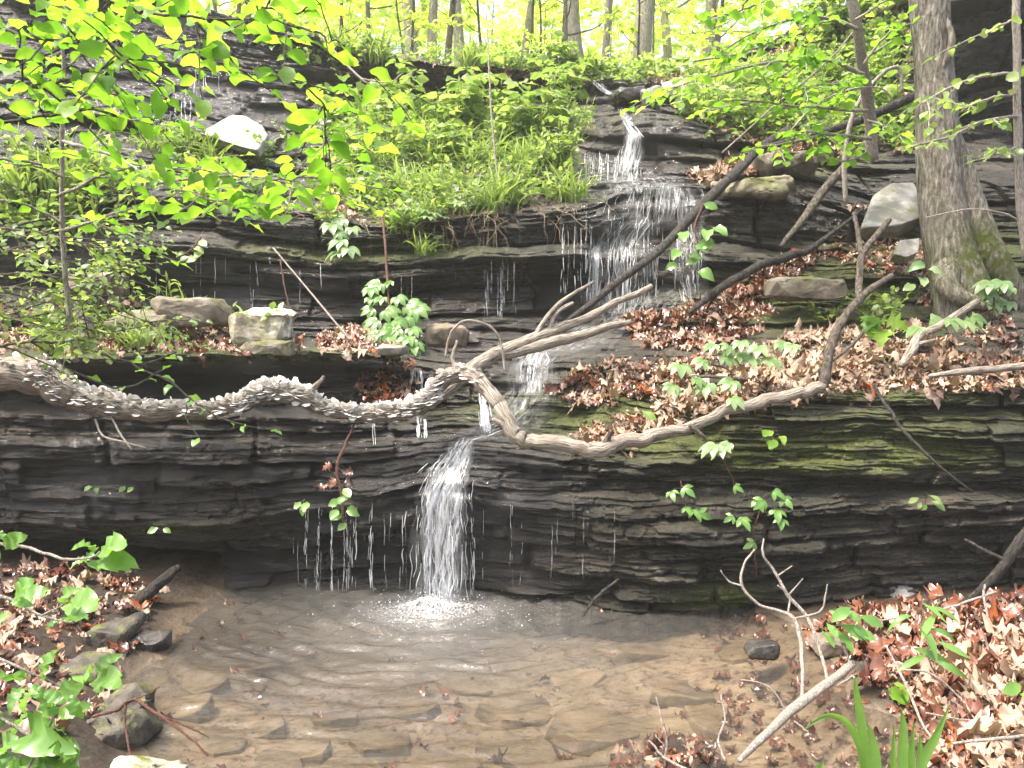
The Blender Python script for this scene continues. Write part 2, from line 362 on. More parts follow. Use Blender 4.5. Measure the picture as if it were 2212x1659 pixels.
M['stem'] = bark_mat('green_stem', (.08, .07, .03), (.15, .14, .06), (.2, .2, .09), .6, 4.)
M['vine'] = bark_mat('red_stem', (.06, .02, .015), (.12, .05, .035), (.2, .12, .08), .6, 4.)
M['fungus'] = stone_material('bracket_fungus', (.58, .54, .48), (.76, .73, .68), (.86, .84, .80), None, 0, .7, 30)
M['stone_w'] = stone_material('pale_stone', (.16, .15, .13), (.37, .355, .33), (.52, .51, .48), (.30, .31, .23), 0, .9, 9)
M['stone_l'] = stone_material('lichen_stone', (.10, .09, .065), (.26, .235, .17), (.44, .41, .33), (.60, .58, .51), .4, .85, 7)
M['stone_m'] = stone_material('mossy_stone', (.07, .06, .045), (.14, .12, .09), (.22, .19, .15), None, .55, .8, 5)
M['stone_b'] = stone_material('brown_stone', (.08, .062, .045), (.16, .125, .095), (.26, .21, .17), None, .15, .75, 7)
M['stone_g'] = stone_material('grey_slab', (.09, .085, .08), (.20, .19, .175), (.31, .30, .28), (.14, .14, .11), .12, .65, 7)
M['stone_d'] = stone_material('wet_stone', (.018, .017, .016), (.04, .037, .033), (.085, .078, .07), None, .1, .25, 8)
M['stone_k'] = stone_material('dark_mossy_stone', (.025, .022, .018), (.06, .052, .042), (.12, .105, .085), None, .45, .7, 9)
M['stone_u'] = stone_material('bed_stone', (.09, .07, .045), (.17, .13, .08), (.26, .20, .125), None, 0, .55, 5)
# ---------------------------------------------------------------- terrain
XC = np.array([-900, -350, 0, 200, 400, 600, 800, 950, 1100, 1250, 1400, 1550, 1700, 1900, 2212, 2560, 3200.])
def row(y, d): return np.array([y[0]] + list(y) + [y[-1]], float), np.array([d[0]] + list(d) + [d[-1]], float)
y1 = [1235, 1240, 1262, 1280, 1275, 1272, 1278, 1287, 1300, 1314, 1318, 1312, 1300, 1275, 1265]
d1 = list(dz0(np.zeros(15), np.array(y1)))
ROWS = [
 row(y1, d1),
 row([1180, 1185, 1190, 1195, 1190, 1180, 1180, 1190, 1205, 1220, 1220, 1215, 1205, 1190, 1180], np.array(d1) + [.7, .7, .68, .6, .42, .22, .12, .1, .02, -.02, -.02, -.02, 0, 0, 0]),
 row([1135, 1128, 1135, 1130, 1112, 1090, 1062, 1078, 1098, 1110, 1110, 1105, 1085, 1085, 1080], [4.72, 4.72, 4.72, 4.72, 4.70, 4.66, 4.60, 4.6, 4.58, 4.55, 4.52, 4.52, 4.58, 4.65, 4.7]),
 row([1075, 1070, 1075, 1075, 1070, 1060, 1035, 1045, 1050, 1050, 1048, 1045, 1045, 1050, 1050], [4.82, 4.82, 4.82, 4.82, 4.80, 4.76, 4.70, 4.68, 4.68, 4.70, 4.68, 4.7, 4.75, 4.85, 4.85]),
 row([1010, 1005, 1005, 1010, 1010, 1005, 985, 985, 1000, 1008, 1008, 1006, 1010, 1015, 1015], [4.9, 4.9, 4.9, 4.92, 4.92, 4.9, 4.84, 4.78, 4.66, 4.58, 4.52, 4.50, 4.54, 4.65, 4.7]),
 row([900, 895, 895, 895, 895, 900, 905, 905, 910, 925, 925, 925, 925, 930, 930], [5.0, 5.0, 5.0, 5.02, 5.04, 5.14, 5.3, 5.28, 5.15, 4.9, 4.75, 4.68, 4.7, 4.78, 4.8]),
 row([835, 830, 830, 830, 830, 840, 860, 860, 862, 885, 887, 882, 880, 885, 885], [5.4, 5.4, 5.4, 5.4, 5.4, 5.44, 5.5, 5.52, 5.4, 5.1, 4.92, 4.82, 4.82, 4.92, 4.95]),
 row([775, 770, 768, 765, 762, 768, 800, 805, 810, 848, 853, 848, 846, 840, 838], [4.98, 5.0, 5.02, 5.05, 5.08, 5.2, 5.5, 5.55, 5.5, 5.28, 5.05, 4.85, 4.85, 4.92, 5.0]),
 row([730, 725, 722, 722, 722, 730, 755, 758, 760, 765, 765, 765, 770, 780, 780], [5.9, 5.9, 6.0, 6.0, 6.0, 6.0, 5.9, 5.95, 5.95, 5.9, 5.75, 5.5, 5.4, 5.3, 5.3]),
 row([700, 700, 700, 700, 702, 705, 695, 695, 693, 690, 675, 660, 655, 655, 655], [6.1, 6.1, 6.15, 6.2, 6.25, 6.3, 6.5, 6.6, 6.7, 6.7, 6.45, 6.2, 6.1, 5.9, 5.9]),
 row([600, 605, 610, 615, 625, 635, 625, 620, 615, 612, 610, 608, 605, 600, 600], [6.45, 6.45, 6.45, 6.5, 6.55, 6.65, 6.9, 7.0, 7.05, 7.0, 6.75, 6.5, 6.4, 6.25, 6.3]),
 row([500, 505, 512, 524, 548, 572, 566, 558, 550, 545, 555, 562, 565, 555, 550], [6.2, 6.2, 6.2, 6.25, 6.35, 6.45, 6.55, 6.65, 6.7, 6.8, 6.8, 6.8, 6.7, 6.55, 6.6]),
 row([470, 475, 478, 488, 505, 525, 522, 512, 505, 490, 500, 515, 525, 520, 510], [6.55, 6.55, 6.55, 6.6, 6.7, 6.8, 6.9, 7.0, 7.1, 7.2, 7.3, 7.3, 7.1, 6.85, 6.85]),
 row([430, 435, 440, 448, 462, 488, 482, 470, 455, 402, 400, 418, 465, 480, 470], [6.5, 6.5, 6.5, 6.6, 6.7, 6.8, 6.85, 6.9, 7.0, 7.3, 7.2, 7.15, 7.1, 6.95, 7.0]),
 row([270, 290, 318, 352, 390, 405, 385, 365, 352, 380, 372, 360, 390, 400, 400], [7.2, 7.2, 7.3, 7.4, 7.6, 7.9, 8.0, 8.1, 8.1, 7.9, 7.8, 7.9, 7.7, 7.4, 7.3]),
 row([165, 190, 220, 262, 305, 320, 290, 268, 257, 248, 280, 300, 320, 320, 320], [8.2, 8.2, 8.3, 8.5, 8.7, 9.0, 9.3, 9.5, 9.4, 8.6, 8.5, 8.6, 8.5, 9.2, 9.2]),
 row([70, 95, 125, 165, 200, 225, 215, 212, 215, 205, 222, 240, 250, 200, 180], [9, 9, 9.2, 9.5, 10.0, 10.8, 11.4, 11.5, 11.3, 9.9, 9.6, 9.4, 9.2, 9.6, 9.4]),
 row([-200, -120, -60, 10, 70, 125, 140, 155, 170, 172, 150, 85, -30, -170, -220], [10, 10, 10.2, 10.4, 10.4, 10.4, 10.5, 10.6, 10.9, 11.2, 11.2, 11, 10.5, 8.3, 8.0]),  # right end overhangs out of view, shaped to shade the cliff below
]
PX = np.concatenate([np.linspace(-900, -120, 60, False), np.linspace(-120, 2330, 1240, False), np.linspace(2330, 3200, 60)])
Nu = len(PX)
def pch(x, xp, fp):   # smooth monotone-ish interpolation along a row
    i = np.clip(np.searchsorted(xp, x) - 1, 0, len(xp) - 2); h = np.diff(xp); dl = np.diff(fp) / h
    m = np.zeros(len(xp)); m[1:-1] = np.where(dl[:-1] * dl[1:] > 0, 2 * dl[:-1] * dl[1:] / (dl[:-1] + dl[1:] + 1e-12), 0)
    t = (x - xp[i]) / h[i]
    return fp[i] * (1 + 2 * t) * (1 - t) ** 2 + h[i] * m[i] * t * (1 - t) ** 2 + fp[i + 1] * t * t * (3 - 2 * t) + h[i] * m[i + 1] * t * t * (t - 1)
RY = []; RD = []
for k, (yy, dd) in enumerate(ROWS):
    jy = 9 * fbm(PX / 170, np.full(Nu, k * 7.), 3, 4) if 0 < k < 17 else (14 * fbm(PX / 90, np.full(Nu, 3.), 5, 4) if k == 17 else 0)
    jd = .10 * fbm(PX / 210, np.full(Nu, k * 5. + 2), 9, 4) if k > 1 else 0
    RY.append(pch(PX, XC, yy) + jy); RD.append(pch(PX, XC, dd) + jd)
RY = np.array(RY); RD = np.array(RD)
seg = [max(8, int(np.mean(np.abs(RY[k + 1] - RY[k])) * .62)) for k in range(len(ROWS) - 1)]
Yg = []; Dg = []; sv = []; s0 = 0
for k, n in enumerate(seg):
    for q in range(n):
        t = q / n; Yg.append(RY[k] * (1 - t) + RY[k + 1] * t); Dg.append(RD[k] * (1 - t) + RD[k + 1] * t); sv.append(s0 + t * np.mean(RY[k] - RY[k + 1]))
    s0 += np.mean(RY[k] - RY[k + 1])
Yg.append(RY[-1]); Dg.append(RD[-1]); sv.append(s0)
Yg = np.array(Yg); Dg = np.array(Dg); sv = np.array(sv); Nv = len(Yg)
PB = W(PX[None].repeat(Nv, 0), Yg, Dg)
XW = PB[..., 0]
dv = np.gradient(PB, axis=0); steep = dv[..., 2] / (np.hypot(dv[..., 1], dv[..., 2]) + 1e-6)
steep = np.clip(steep, 0, 1) ** 1.2
under = dv[..., 1] < 0
# strata: bands that run along the ledges, each with its own protrusion, blocky ends and an undercut foot
def strata(tmin, tmax, seed, wave, block):
    g = np.random.default_rng(seed); e = [0.]
    while e[-1] < s0 + 80: e.append(e[-1] + g.uniform(tmin, tmax))
    e = np.array(e); s = sv[:, None] + wave * fbm(XW * .5, sv[:, None] / 260 + seed, seed, 4) + 1.1 * wave * fbm(XW * .9, sv[:, None] / 55, seed + 2, 4)
    s = np.clip(s + 20, 0, e[-1] - 1e-3); k = np.searchsorted(e, s, 'right') - 1
    t = (s - e[k]) / (e[k + 1] - e[k])
    kx = XW / block + vn(XW * 1.7, k * 3.1, seed + 4) * .5 + k * 17.3
    cell = _h(np.floor(kx), k, seed + 6); cell2 = _h(np.floor(kx) + 1, k, seed + 6); f = sm(.93, 1., kx - np.floor(kx))
    cc = cell * (1 - f) + cell2 * f; p = .62 * cc ** 1.7 + .5 * vn(XW * 1.1 + k * 9.7, k * 1.9, seed + 8) ** 1.4 + .12 * fbm(XW * 6, sv[:, None] / 9, seed + 9, 3)
    fr = kx - np.floor(kx); p = p * (1 - .55 * np.exp(-((fr - .965) / .022) ** 2)); shape = sm(0, .16, t) * (1 - .45 * sm(.5, 1., t) ** 2)
    return p * shape, t
b1, t1 = strata(22, 70, 11, 16, .85); b2, t2 = strata(6, 24, 23, 9, .45); b3, t3 = strata(3, 7, 31, 3, .3)
wallmask = .55 + .45 * steep
fine = fbm(XW * 9, PB[..., 2] * 22, 41, 5, .6); crumb = fbm(XW * 5, PB[..., 2] * 26 + 3 * fbm(XW * 1.5, PB[..., 2], 44, 2), 43, 5, .62); chip = sm(.56, .66, vn(XW * 7 + 3 * vn(XW * 3, PB[..., 2] * 9, 45), PB[..., 2] * 16, 46)); med = fbm(XW * 2.3, PB[..., 2] * 4 + PB[..., 1], 47, 4)
out_ = wallmask * (.26 * (b1 - .3) * (1 + 1.2 * sm(5.4, 8, Dg)) + .085 * (b2 - .3) + .036 * (b3 - .3)) + .020 * fine + .05 * med + .045 * crumb - .03 * chip
# the deep recess on the lower left and under the ledges stays deep
P = PB.copy()
dirv = unit(PB - np.array([0, 0, HC])); dirv[..., 2] *= .25; dirv = unit(dirv)
P -= dirv * out_[..., None]
P[..., 2] += (1 - steep) * (.03 * fbm(XW * 3.1, PB[..., 1] * 3.1, 51, 4) + .012 * fine)
# foot below the water, forest floor beyond the rim
foot = P[:1].copy(); foot[..., 2] = -.6; foot[..., 1] += .25
far = []
for dd, up in ((.6, .12), (1.6, .3), (3.5, .5), (7, .8), (14, 1.4), (26, 2.6), (60, 6)):
    q = P[-1:].copy(); sc = (q[..., 1:2] + dd) / q[..., 1:2]; q[..., 0] *= sc[..., 0]; q[..., 1] += dd
    base = 4.9 + .08 * np.abs(q[..., 0]); w = sm(0, 7, np.full(q.shape[:2], dd * 1.))
    q[..., 2] = q[..., 2] * (1 - w) + base * w + up + .25 * fbm(q[..., 0] * .6, q[..., 1] * .6, 61, 4); far.append(q)
P = np.concatenate([foot, P] + far); Nt = len(P); nfar = len(far)
du = np.gradient(P, axis=1); dvv = np.gradient(P, axis=0); TN = unit(np.cross(du, dvv)); 
TN[TN[..., 1] > .85] *= -1
pj = proj(P); TX, TY = pj[..., 0], pj[..., 1]
flat = np.clip(TN[..., 2], 0, 1)
wetc = np.exp(-((TX - 1000) / 330) ** 2) * sm(640, 760, TY) + np.exp(-((TX - 1370) / 190) ** 2) * sm(120, 180, TY) * (1 - sm(700, 800, TY)) + .75 * sm(-400, 200, TX) * (1 - sm(650, 900, TX)) + .55 * np.exp(-((TX - 1050) / 300) ** 2) * (1 - sm(720, 800, TY))
wet = np.clip(1.2 * wetc, .4, 1) * (.8 + .5 * fbm(XW[0][None] * 1.2 + 0 * TX, P[..., 2] * 2, 71, 3))
blobs = lambda L: np.clip(sum(a * np.exp(-((TX - x) / rx) ** 2 - ((TY - y) / ry) ** 2) for x, y, rx, ry, a in L), 0, 1.2)
moss = blobs([(1850, 965, 240, 42, .55), (1950, 985, 160, 30, .7), (1700, 990, 170, 26, .75), (1880, 856, 220, 12, .8), (2000, 900, 200, 20, .3), (1750, 660, 220, 60, .8), (1700, 340, 120, 40, .8), (500, 765, 220, 16, .9), (250, 770, 300, 14, .8), (1300, 900, 160, 30, .5), (1450, 950, 120, 30, .6), (2150, 560, 100, 60, .5), (330, 1145, 140, 12, .5), (750, 545, 260, 24, .45), (1300, 880, 300, 40, .35), (1560, 1290, 80, 30, .5), (1950, 560, 140, 60, .5)])
moss = np.clip(1.8 * moss * (.6 + .6 * flat) + .06 * flat * (TX > 1200) * (TY > 500), 0, 1)
VEG = [(600, 130), (720, 150), (850, 165), (1000, 175), (1270, 185), (1290, 300), (1245, 350), (1265, 440), (1100, 462), (960, 482), (900, 545), (840, 500), (760, 470), (690, 400), (660, 330), (720, 260)]
soil = np.clip(inpoly(TX, TY, VEG) * (.55 + .6 * flat), 0, 1)
soil = np.maximum(soil, blobs([(1800, 220, 260, 90, .9), (1900, 780, 260, 60, .8), (1450, 720, 160, 40, .6), (150, 690, 230, 50, .7), (720, 430, 60, 60, .6), (1620, 380, 120, 30, .6)]) * (.3 + .7 * flat))
soil[-nfar:] = 1; soil = np.clip(soil, 0, 1)
dry = blobs([(1400, 190, 110, 30, .8), (1500, 170, 100, 30, .8)])
ii = (np.arange(Nt - 1)[:, None] * Nu + np.arange(Nu - 1)[None]).reshape(-1)
ter = mk('rock_hillside', P.reshape(-1, 3), {4: np.stack([ii, ii + 1, ii + Nu + 1, ii + Nu], -1)}, M['rock'], None, True,
         {'moss': moss, 'wet': np.clip(wet, 0, 1), 'soil': soil, 'dry': dry})
tag(ter, None, None, None, 'structure')
# ---------------------------------------------------------------- pool bed, banks and water
LE = np.array([G(x, y)[:2] for x, y in [(470, 1278), (430, 1320), (350, 1390), (330, 1440), (285, 1520), (320, 1590), (340, 1659), (350, 1800), (340, 2200)]])
RE = np.array([G(x, y)[:2] for x, y in [(1650, 1322), (1730, 1370), (1830, 1440), (1880, 1510), (1980, 1590), (2060, 1659), (2150, 1800), (2300, 2200)]])
LE = LE[np.argsort(LE[:, 1])]; RE = RE[np.argsort(RE[:, 1])]
gx = np.concatenate([np.linspace(-40, -3.6, 30, False), np.linspace(-3.6, 3.8, 370, False), np.linspace(3.8, 40, 30)])
gy = np.concatenate([np.linspace(-30, 1.4, 24, False), np.linspace(1.4, 5.4, 210, False), np.linspace(5.4, 7, 10)])
GX, GY = np.meshgrid(gx, gy)
def bank(X, Y):
    l = np.interp(Y, LE[:, 1], LE[:, 0]); r = np.interp(Y, RE[:, 1], RE[:, 0])
    jl = .12 * fbm(X * 2.2, Y * 2.2, 81, 4)
    a = l - X + jl; c = X - r + jl; dm = np.maximum(a, c)
    h = np.where(dm > 0, .13 * (1 - np.exp(-np.maximum(dm, 0) / .4)) + .03 * np.clip(dm, 0, 3), -.26 * (1 - np.exp(np.minimum(dm, 0) / .55)))
    h = h + .10 * np.clip(a, 0, 1) * sm(4.6, 3.2, Y)
    h = np.where((h > 0) & (c > a), h * (.15 + .85 * sm(4.9, 3.7, Y)), h)
    pile = .20 * np.exp(-(((X - PILE[0]) / .28) ** 2 + ((Y - PILE[1]) / .2) ** 2))
    return h + pile + .03 * fbm(X * 3, Y * 3, 83, 4) + .012 * fbm(X * 11, Y * 11, 85, 3), dm
PILE = G(1450, 1650)[:2]
GZ, GD = bank(GX, GY)
gv = np.stack([GX, GY, GZ], -1); ny, nx = GX.shape
gi = (np.arange(ny - 1)[:, None] * nx + np.arange(nx - 1)[None]).reshape(-1)
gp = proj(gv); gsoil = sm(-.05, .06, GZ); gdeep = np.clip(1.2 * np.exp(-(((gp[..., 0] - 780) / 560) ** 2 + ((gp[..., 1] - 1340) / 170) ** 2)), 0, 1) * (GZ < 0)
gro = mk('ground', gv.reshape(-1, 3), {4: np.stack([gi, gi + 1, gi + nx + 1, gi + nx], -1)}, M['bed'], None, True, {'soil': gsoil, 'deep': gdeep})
tag(gro, None, None, None, 'structure')
GN = unit(np.cross(np.gradient(gv, axis=1), np.gradient(gv, axis=0)))
SP = G(935, 1318)   # where the lower fall meets the pool
wx = np.concatenate([np.linspace(-30, -2.7, 14, False), np.linspace(-2.7, 2.9, 420, False), np.linspace(2.9, 30, 14)]); wy = np.concatenate([np.linspace(-25, 1.9, 12, False), np.linspace(1.9, 5.3, 300)])
WX, WY = np.meshgrid(wx, wy); rr = np.hypot(WX - SP[0], (WY - SP[1]))
wn = fbm(WX * 2.5, WY * 5, 91, 4)
amp = .016 * np.exp(-rr / .6) + .0075 * np.exp(-rr / 2.6)
WZ = amp * np.sin(rr * 40 + 7 * wn + 3 * fbm(WX * 1.5, WY * 1.5, 93, 2)) * (.4 + .8 * vn(WX * 3, WY * 4, 94)) + .005 * np.exp(-rr / 3.) * fbm(WX * 5 + WY * 2, WY * 13, 95, 2) + .012 * np.exp(-(rr / .28) ** 2) * fbm(WX * 22, WY * 22, 96, 3)
WZ = WZ + .010 * np.exp(-rr / 2.2) * sm(.62, .95, vn(WX * 7 + 2 * wn, WY * 19, 97))
wi = (np.arange(len(wy) - 1)[:, None] * len(wx) + np.arange(len(wx) - 1)[None]).reshape(-1)
wat = mk('water', np.stack([WX, WY, WZ], -1).reshape(-1, 3), {4: np.stack([wi, wi + 1, wi + len(wx) + 1, wi + len(wx)], -1)}, M['water'], None, True, {'murk_sheen': .04 + .13 * np.exp(-(rr / 1.3) ** 2) + .12 * np.exp(-rr / .3)})  # rises toward the fall: bubbles and painted sky reflection together
tag(wat, None, None, None, 'structure')
# ---------------------------------------------------------------- ground lookup
AV = np.concatenate([P.reshape(-1, 3), gv.reshape(-1, 3)]); AN = np.concatenate([TN.reshape(-1, 3), GN.reshape(-1, 3)])
AP = proj(AV); CELL = 5.
hx = np.floor(AP[:, 0] / CELL).astype(int); hy = np.floor(AP[:, 1] / CELL).astype(int); ok = (hx >= -20) & (hx < 480) & (hy >= -30) & (hy < 380) & (AP[:, 2] > .5)
idx = np.nonzero(ok)[0]; o_ = np.argsort(-AP[idx, 2], kind='stable'); idx = idx[o_]
ZB = np.full((500, 410), -1, int); ZB[hx[idx] + 20, hy[idx] + 30] = idx
def hit(x, y):
    i = int(x // CELL) + 20; j = int(y // CELL) + 30
    for r in range(6):
        best = -1
        for a in range(max(i - r, 0), min(i + r + 1, 500)):
            for c in range(max(j - r, 0), min(j + r + 1, 410)):
                k = ZB[a, c]
                if k >= 0 and (best < 0 or AP[k, 2] < AP[best, 2]): best = k
        if best >= 0: return AV[best].copy(), AN[best].copy()
    return W(x, y, 6.), UP.copy()
def scatter(poly, n, minz=.2, seed=0, minvis=False):
    """n random spots spread evenly over the real ground inside a measured outline"""
    g = np.random.default_rng(seed); m = inpoly(AP[:, 0], AP[:, 1], poly) & (AN[:, 2] > minz) & (AP[:, 2] > .5) & (AP[:, 2] < 14)
    c = np.nonzero(m)[0]
    dist = AP[c, 2]; w = np.where(c < len(P.reshape(-1, 3)), dist ** 2, dist ** 0 * 9.) * np.maximum(AN[c, 2], .03)
    k = g.choice(c, n, True, w / w.sum()); j = g.normal(size=(n, 3)) * .012; j[:, 2] = 0
    return AV[k] + j, AN[k]
# ---------------------------------------------------------------- stones
def hull(name, pts, m, parent=None, bev=.02, noise=.015, cuts=2, seed=0, freq=7.):
    bm = bmesh.new()
    for p in pts: bm.verts.new([float(v) for v in p])
    r = bmesh.ops.convex_hull(bm, input=bm.verts[:]); bmesh.ops.delete(bm, geom=[g for g in set(r['geom_interior'] + r['geom_unused']) if isinstance(g, bmesh.types.BMVert)], context='VERTS')
    bmesh.ops.dissolve_limit(bm, angle_limit=.12, verts=bm.verts[:], edges=bm.edges[:])
    if bev: bmesh.ops.bevel(bm, geom=bm.edges[:], offset=bev, segments=2, affect='EDGES', profile=.6, clamp_overlap=True)
    bmesh.ops.triangulate(bm, faces=bm.faces[:])
    for _ in range(3):
        el = [e for e in bm.edges if e.calc_length() > .035]
        if not el: break
        bmesh.ops.subdivide_edges(bm, edges=el, cuts=1); bmesh.ops.triangulate(bm, faces=[f for f in bm.faces if len(f.verts) > 3])
    bm.normal_update()
    co = np.array([v.co[:] for v in bm.verts]); no = np.array([v.normal[:] for v in bm.verts])
    q = fbm(co[:, 0] * freq + co[:, 2] * 3 + seed, co[:, 2] * freq + co[:, 1] * freq * .7, seed + 3, 4) + .3 * fbm(co[:, 0] * freq * 4 + seed, (co[:, 2] + co[:, 1]) * freq * 4, seed + 9, 3)
    co = co + no * (noise * q)[:, None]
    V = co; F = {3: np.array([[v.index for v in f.verts] for f in bm.faces if len(f.verts) == 3])}; bm.free()
    return mk(name, V, F, m, parent, True)
def slab(name, out, thick, m, label, cat, bev=.015, noise=.012, seed=0, group=None):
    """measured outline [(x,y,d)] of the face one sees, given its thickness behind and below"""
    A = np.array([W(*p) for p in out]); c = A.mean(0); B = c + (A - c) * .96 + np.array(thick)
    return tag(hull(name, np.concatenate([A, B]), m, None, bev, noise, 2, seed), label, cat, group)
def boulder(name, x0, y0, x1, y1, d, dep, m, label, cat='rock', seed=0, e=.45, bev=.02, noise=.02, group=None, skew=0.):
    g = np.random.default_rng(seed); a = W(x0, y1, d); b = W(x1, y0, d); w = abs(b[0] - a[0]) / 2; h = abs(b[2] - a[2]) / 2
    n = 46; v = unit(g.normal(size=(n, 3))); v = np.sign(v) * np.abs(v) ** e; v *= (1 + .10 * g.normal(size=(n, 1))).clip(.8, 1.08); v /= np.abs(v).max(0)
    p = np.array([(a[0] + b[0]) / 2, d + dep * .12, (a[2] + b[2]) / 2]) + v * np.array([w, dep / 2, h]); p[:, 0] += skew * v[:, 2] * w
    return tag(hull(name, p, m, None, bev, noise, 2, seed), label, cat, group)
slab('rock_slab', [(430, 287, 7.6), (500, 247, 8.0), (530, 249, 8.0), (566, 270, 7.95), (579, 292, 7.85), (556, 325, 7.5), (520, 316, 7.5)], (.0, .10, -.05), M['stone_w'], 'pale sunlit slab of rock lying tilted on the upper left ledges', 'rock', seed=1)
boulder('boulder', 505, 668, 628, 742, 5.22, .34, M['stone_l'], 'blocky lichen covered pale boulder standing on the left ledge edge', 'boulder', 2, .38, .025, .035)
boulder('boulder', 335, 642, 490, 706, 5.6, .4, M['stone_m'], 'big brown mossy slab boulder behind the pale lichen boulder', 'boulder', 3, .4, .03, .03, skew=-.1)
boulder('boulder', 236, 672, 372, 716, 5.5, .3, M['stone_m'], 'low mossy rock left of the big brown slab boulder', 'boulder', 4, .45, .03, .03)
boulder('boulder', 150, 588, 258, 640, 5.9, .4, M['stone_b'], 'brown flat boulder under the left shrub, highest of the ledge boulders', 'boulder', 5, .4, .03, .03)
boulder('boulder', 918, 700, 1012, 756, 6.0, .3, M['stone_b'], 'brown angular boulder beside the arching twig in mid stream', 'boulder', 6, .45, .03, .03)
boulder('flat_stone', 815, 742, 884, 772, 5.3, .22, M['stone_g'], 'thin flat grey stone on the litter under the creeper', 'stone', 7, .5, .01, .01)
boulder('flat_stone', 520, 735, 640, 770, 5.12, .2, M['stone_m'], 'flat mossy stone under the pale lichen boulder', 'stone', 8, .45, .015, .02)
slab('rock_slab', [(1858, 492, 5.9), (1885, 420, 6.3), (1925, 395, 6.4), (1975, 392, 6.5), (1992, 430, 6.35), (1990, 470, 6.0), (1940, 486, 5.9)], (.05, .15, -.08), M['stone_g'], 'large smooth grey slab propped against the mossy foot of the big tree', 'rock', .02, .008, seed=9)
slab('rock_slab', [(1930, 548, 5.7), (1945, 520, 5.85), (1988, 512, 5.95), (1984, 545, 5.75), (1960, 556, 5.7)], (.02, .12, -.05), M['stone_g'], 'small grey slab below the large smooth slab', 'rock', .01, .008, seed=10)
slab('rock_slab', [(1921, 1302, 4.55), (1925, 1256, 4.62), (1950, 1258, 4.62), (1965, 1280, 4.6), (1984, 1278, 4.6), (1982, 1312, 4.5)], (.0, .08, 0), M['stone_g'], 'small pointed grey stone standing against the wall above wet leaves', 'stone', .006, .006, seed=11)
slab('rock_slab', [(1455, 205, 9.3), (1430, 178, 9.6), (1480, 160, 9.8), (1540, 160, 9.8), (1600, 185, 9.4), (1590, 210, 9.2)], (0, .5, -.1), M['stone_l'], 'broad pale flat rock at the head of the stream under the woods', 'rock', .03, .02, seed=12)
boulder('boulder', 1655, 600, 1830, 650, 5.9, .35, M['stone_m'], 'long dark mossy rock above the leaf litter on the right', 'boulder', 13, .35, .03, .03)
boulder('boulder', 1630, 330, 1760, 385, 7.5, .5, M['stone_m'], 'overhanging mossy rock under the sapling on the right', 'boulder', 14, .4, .04, .04)
boulder('boulder', 1740, 315, 1800, 360, 7.4, .3, M['stone_m'], 'small bright mossy rock at the foot of the sapling', 'boulder', 15, .6, .04, .03)
boulder('boulder', 1550, 385, 1700, 430, 7.0, .5, M['stone_m'], 'dark rock with a mossy brow beside the upper falls', 'boulder', 16, .4, .04, .05)
boulder('boulder', 1320, 192, 1396, 222, 9.3, .5, M['stone_d'], 'dark water worn rock beside the topmost trickle', 'boulder', 17, .5, .05, .05)
boulder('boulder', 1390, 190, 1470, 232, 9.0, .5, M['stone_g'], 'grey rounded rock right of the topmost trickle', 'boulder', 18, .55, .05, .05)
GP = lambda x, y, z=0.: dz0(x, y, z)
boulder('boulder', 185, 1520, 325, 1622, GP(250, 1600), .38, M['stone_k'], 'big mossy rock at the left edge of the pool', 'boulder', 20, .6, .04, .06)
boulder('boulder', 190, 1672, 400, 1790, 2.45, .3, M['stone_l'], 'white lichen spotted rock at the bottom left corner', 'boulder', 21, .8, .03, .035)
boulder('boulder', 275, 1372, 360, 1418, GP(320, 1410), .2, M['stone_d'], 'small black wet rock on the left pool edge', 'boulder', 22, .55, .02, .02)
boulder('boulder', 190, 1345, 290, 1388, GP(250, 1382, .06), .28, M['stone_k'], 'mossy dark rock beside the leaf litter on the left bank', 'boulder', 24, .55, .03, .05)
boulder('flat_stone', 130, 1432, 230, 1468, GP(150, 1465, .05), .25, M['stone_k'], 'mossy stone on the left bank behind glossy leaves', 'stone', 26, .5, .02, .02)
boulder('flat_stone', 1610, 1388, 1690, 1424, GP(1650, 1420), .12, M['stone_d'], 'dark flat stone breaking the water near the bleached branch', 'stone', 27, .5, .012, .01)
for k in (0, 1, 12, 13, 14, 15):
    x = (-30, 60, 130, 90, 10, 160, 230, 310, 300, 180, 60, 420, 2180, 2090, 1900, 1790)[k]; y = (1500, 1530, 1490, 1585, 1625, 1650, 1440, 1470, 1560, 1590, 1460, 1600, 1640, 1560, 1460, 1400)[k]; w = 26 + (k * 37 % 30)
    d = GP(x, y, .03); boulder('stone', x - w, y - w * .6, x + w, y + w * .4, d, .16, M[('stone_b', 'stone_k', 'stone_d')[k % 3]], ('small brown stone', 'small mossy stone', 'small wet black stone')[k % 3] + ' half sunk in the bank by the pool', 'stone', 40 + k, .55, .015, .015, 'small stones along the pool banks')
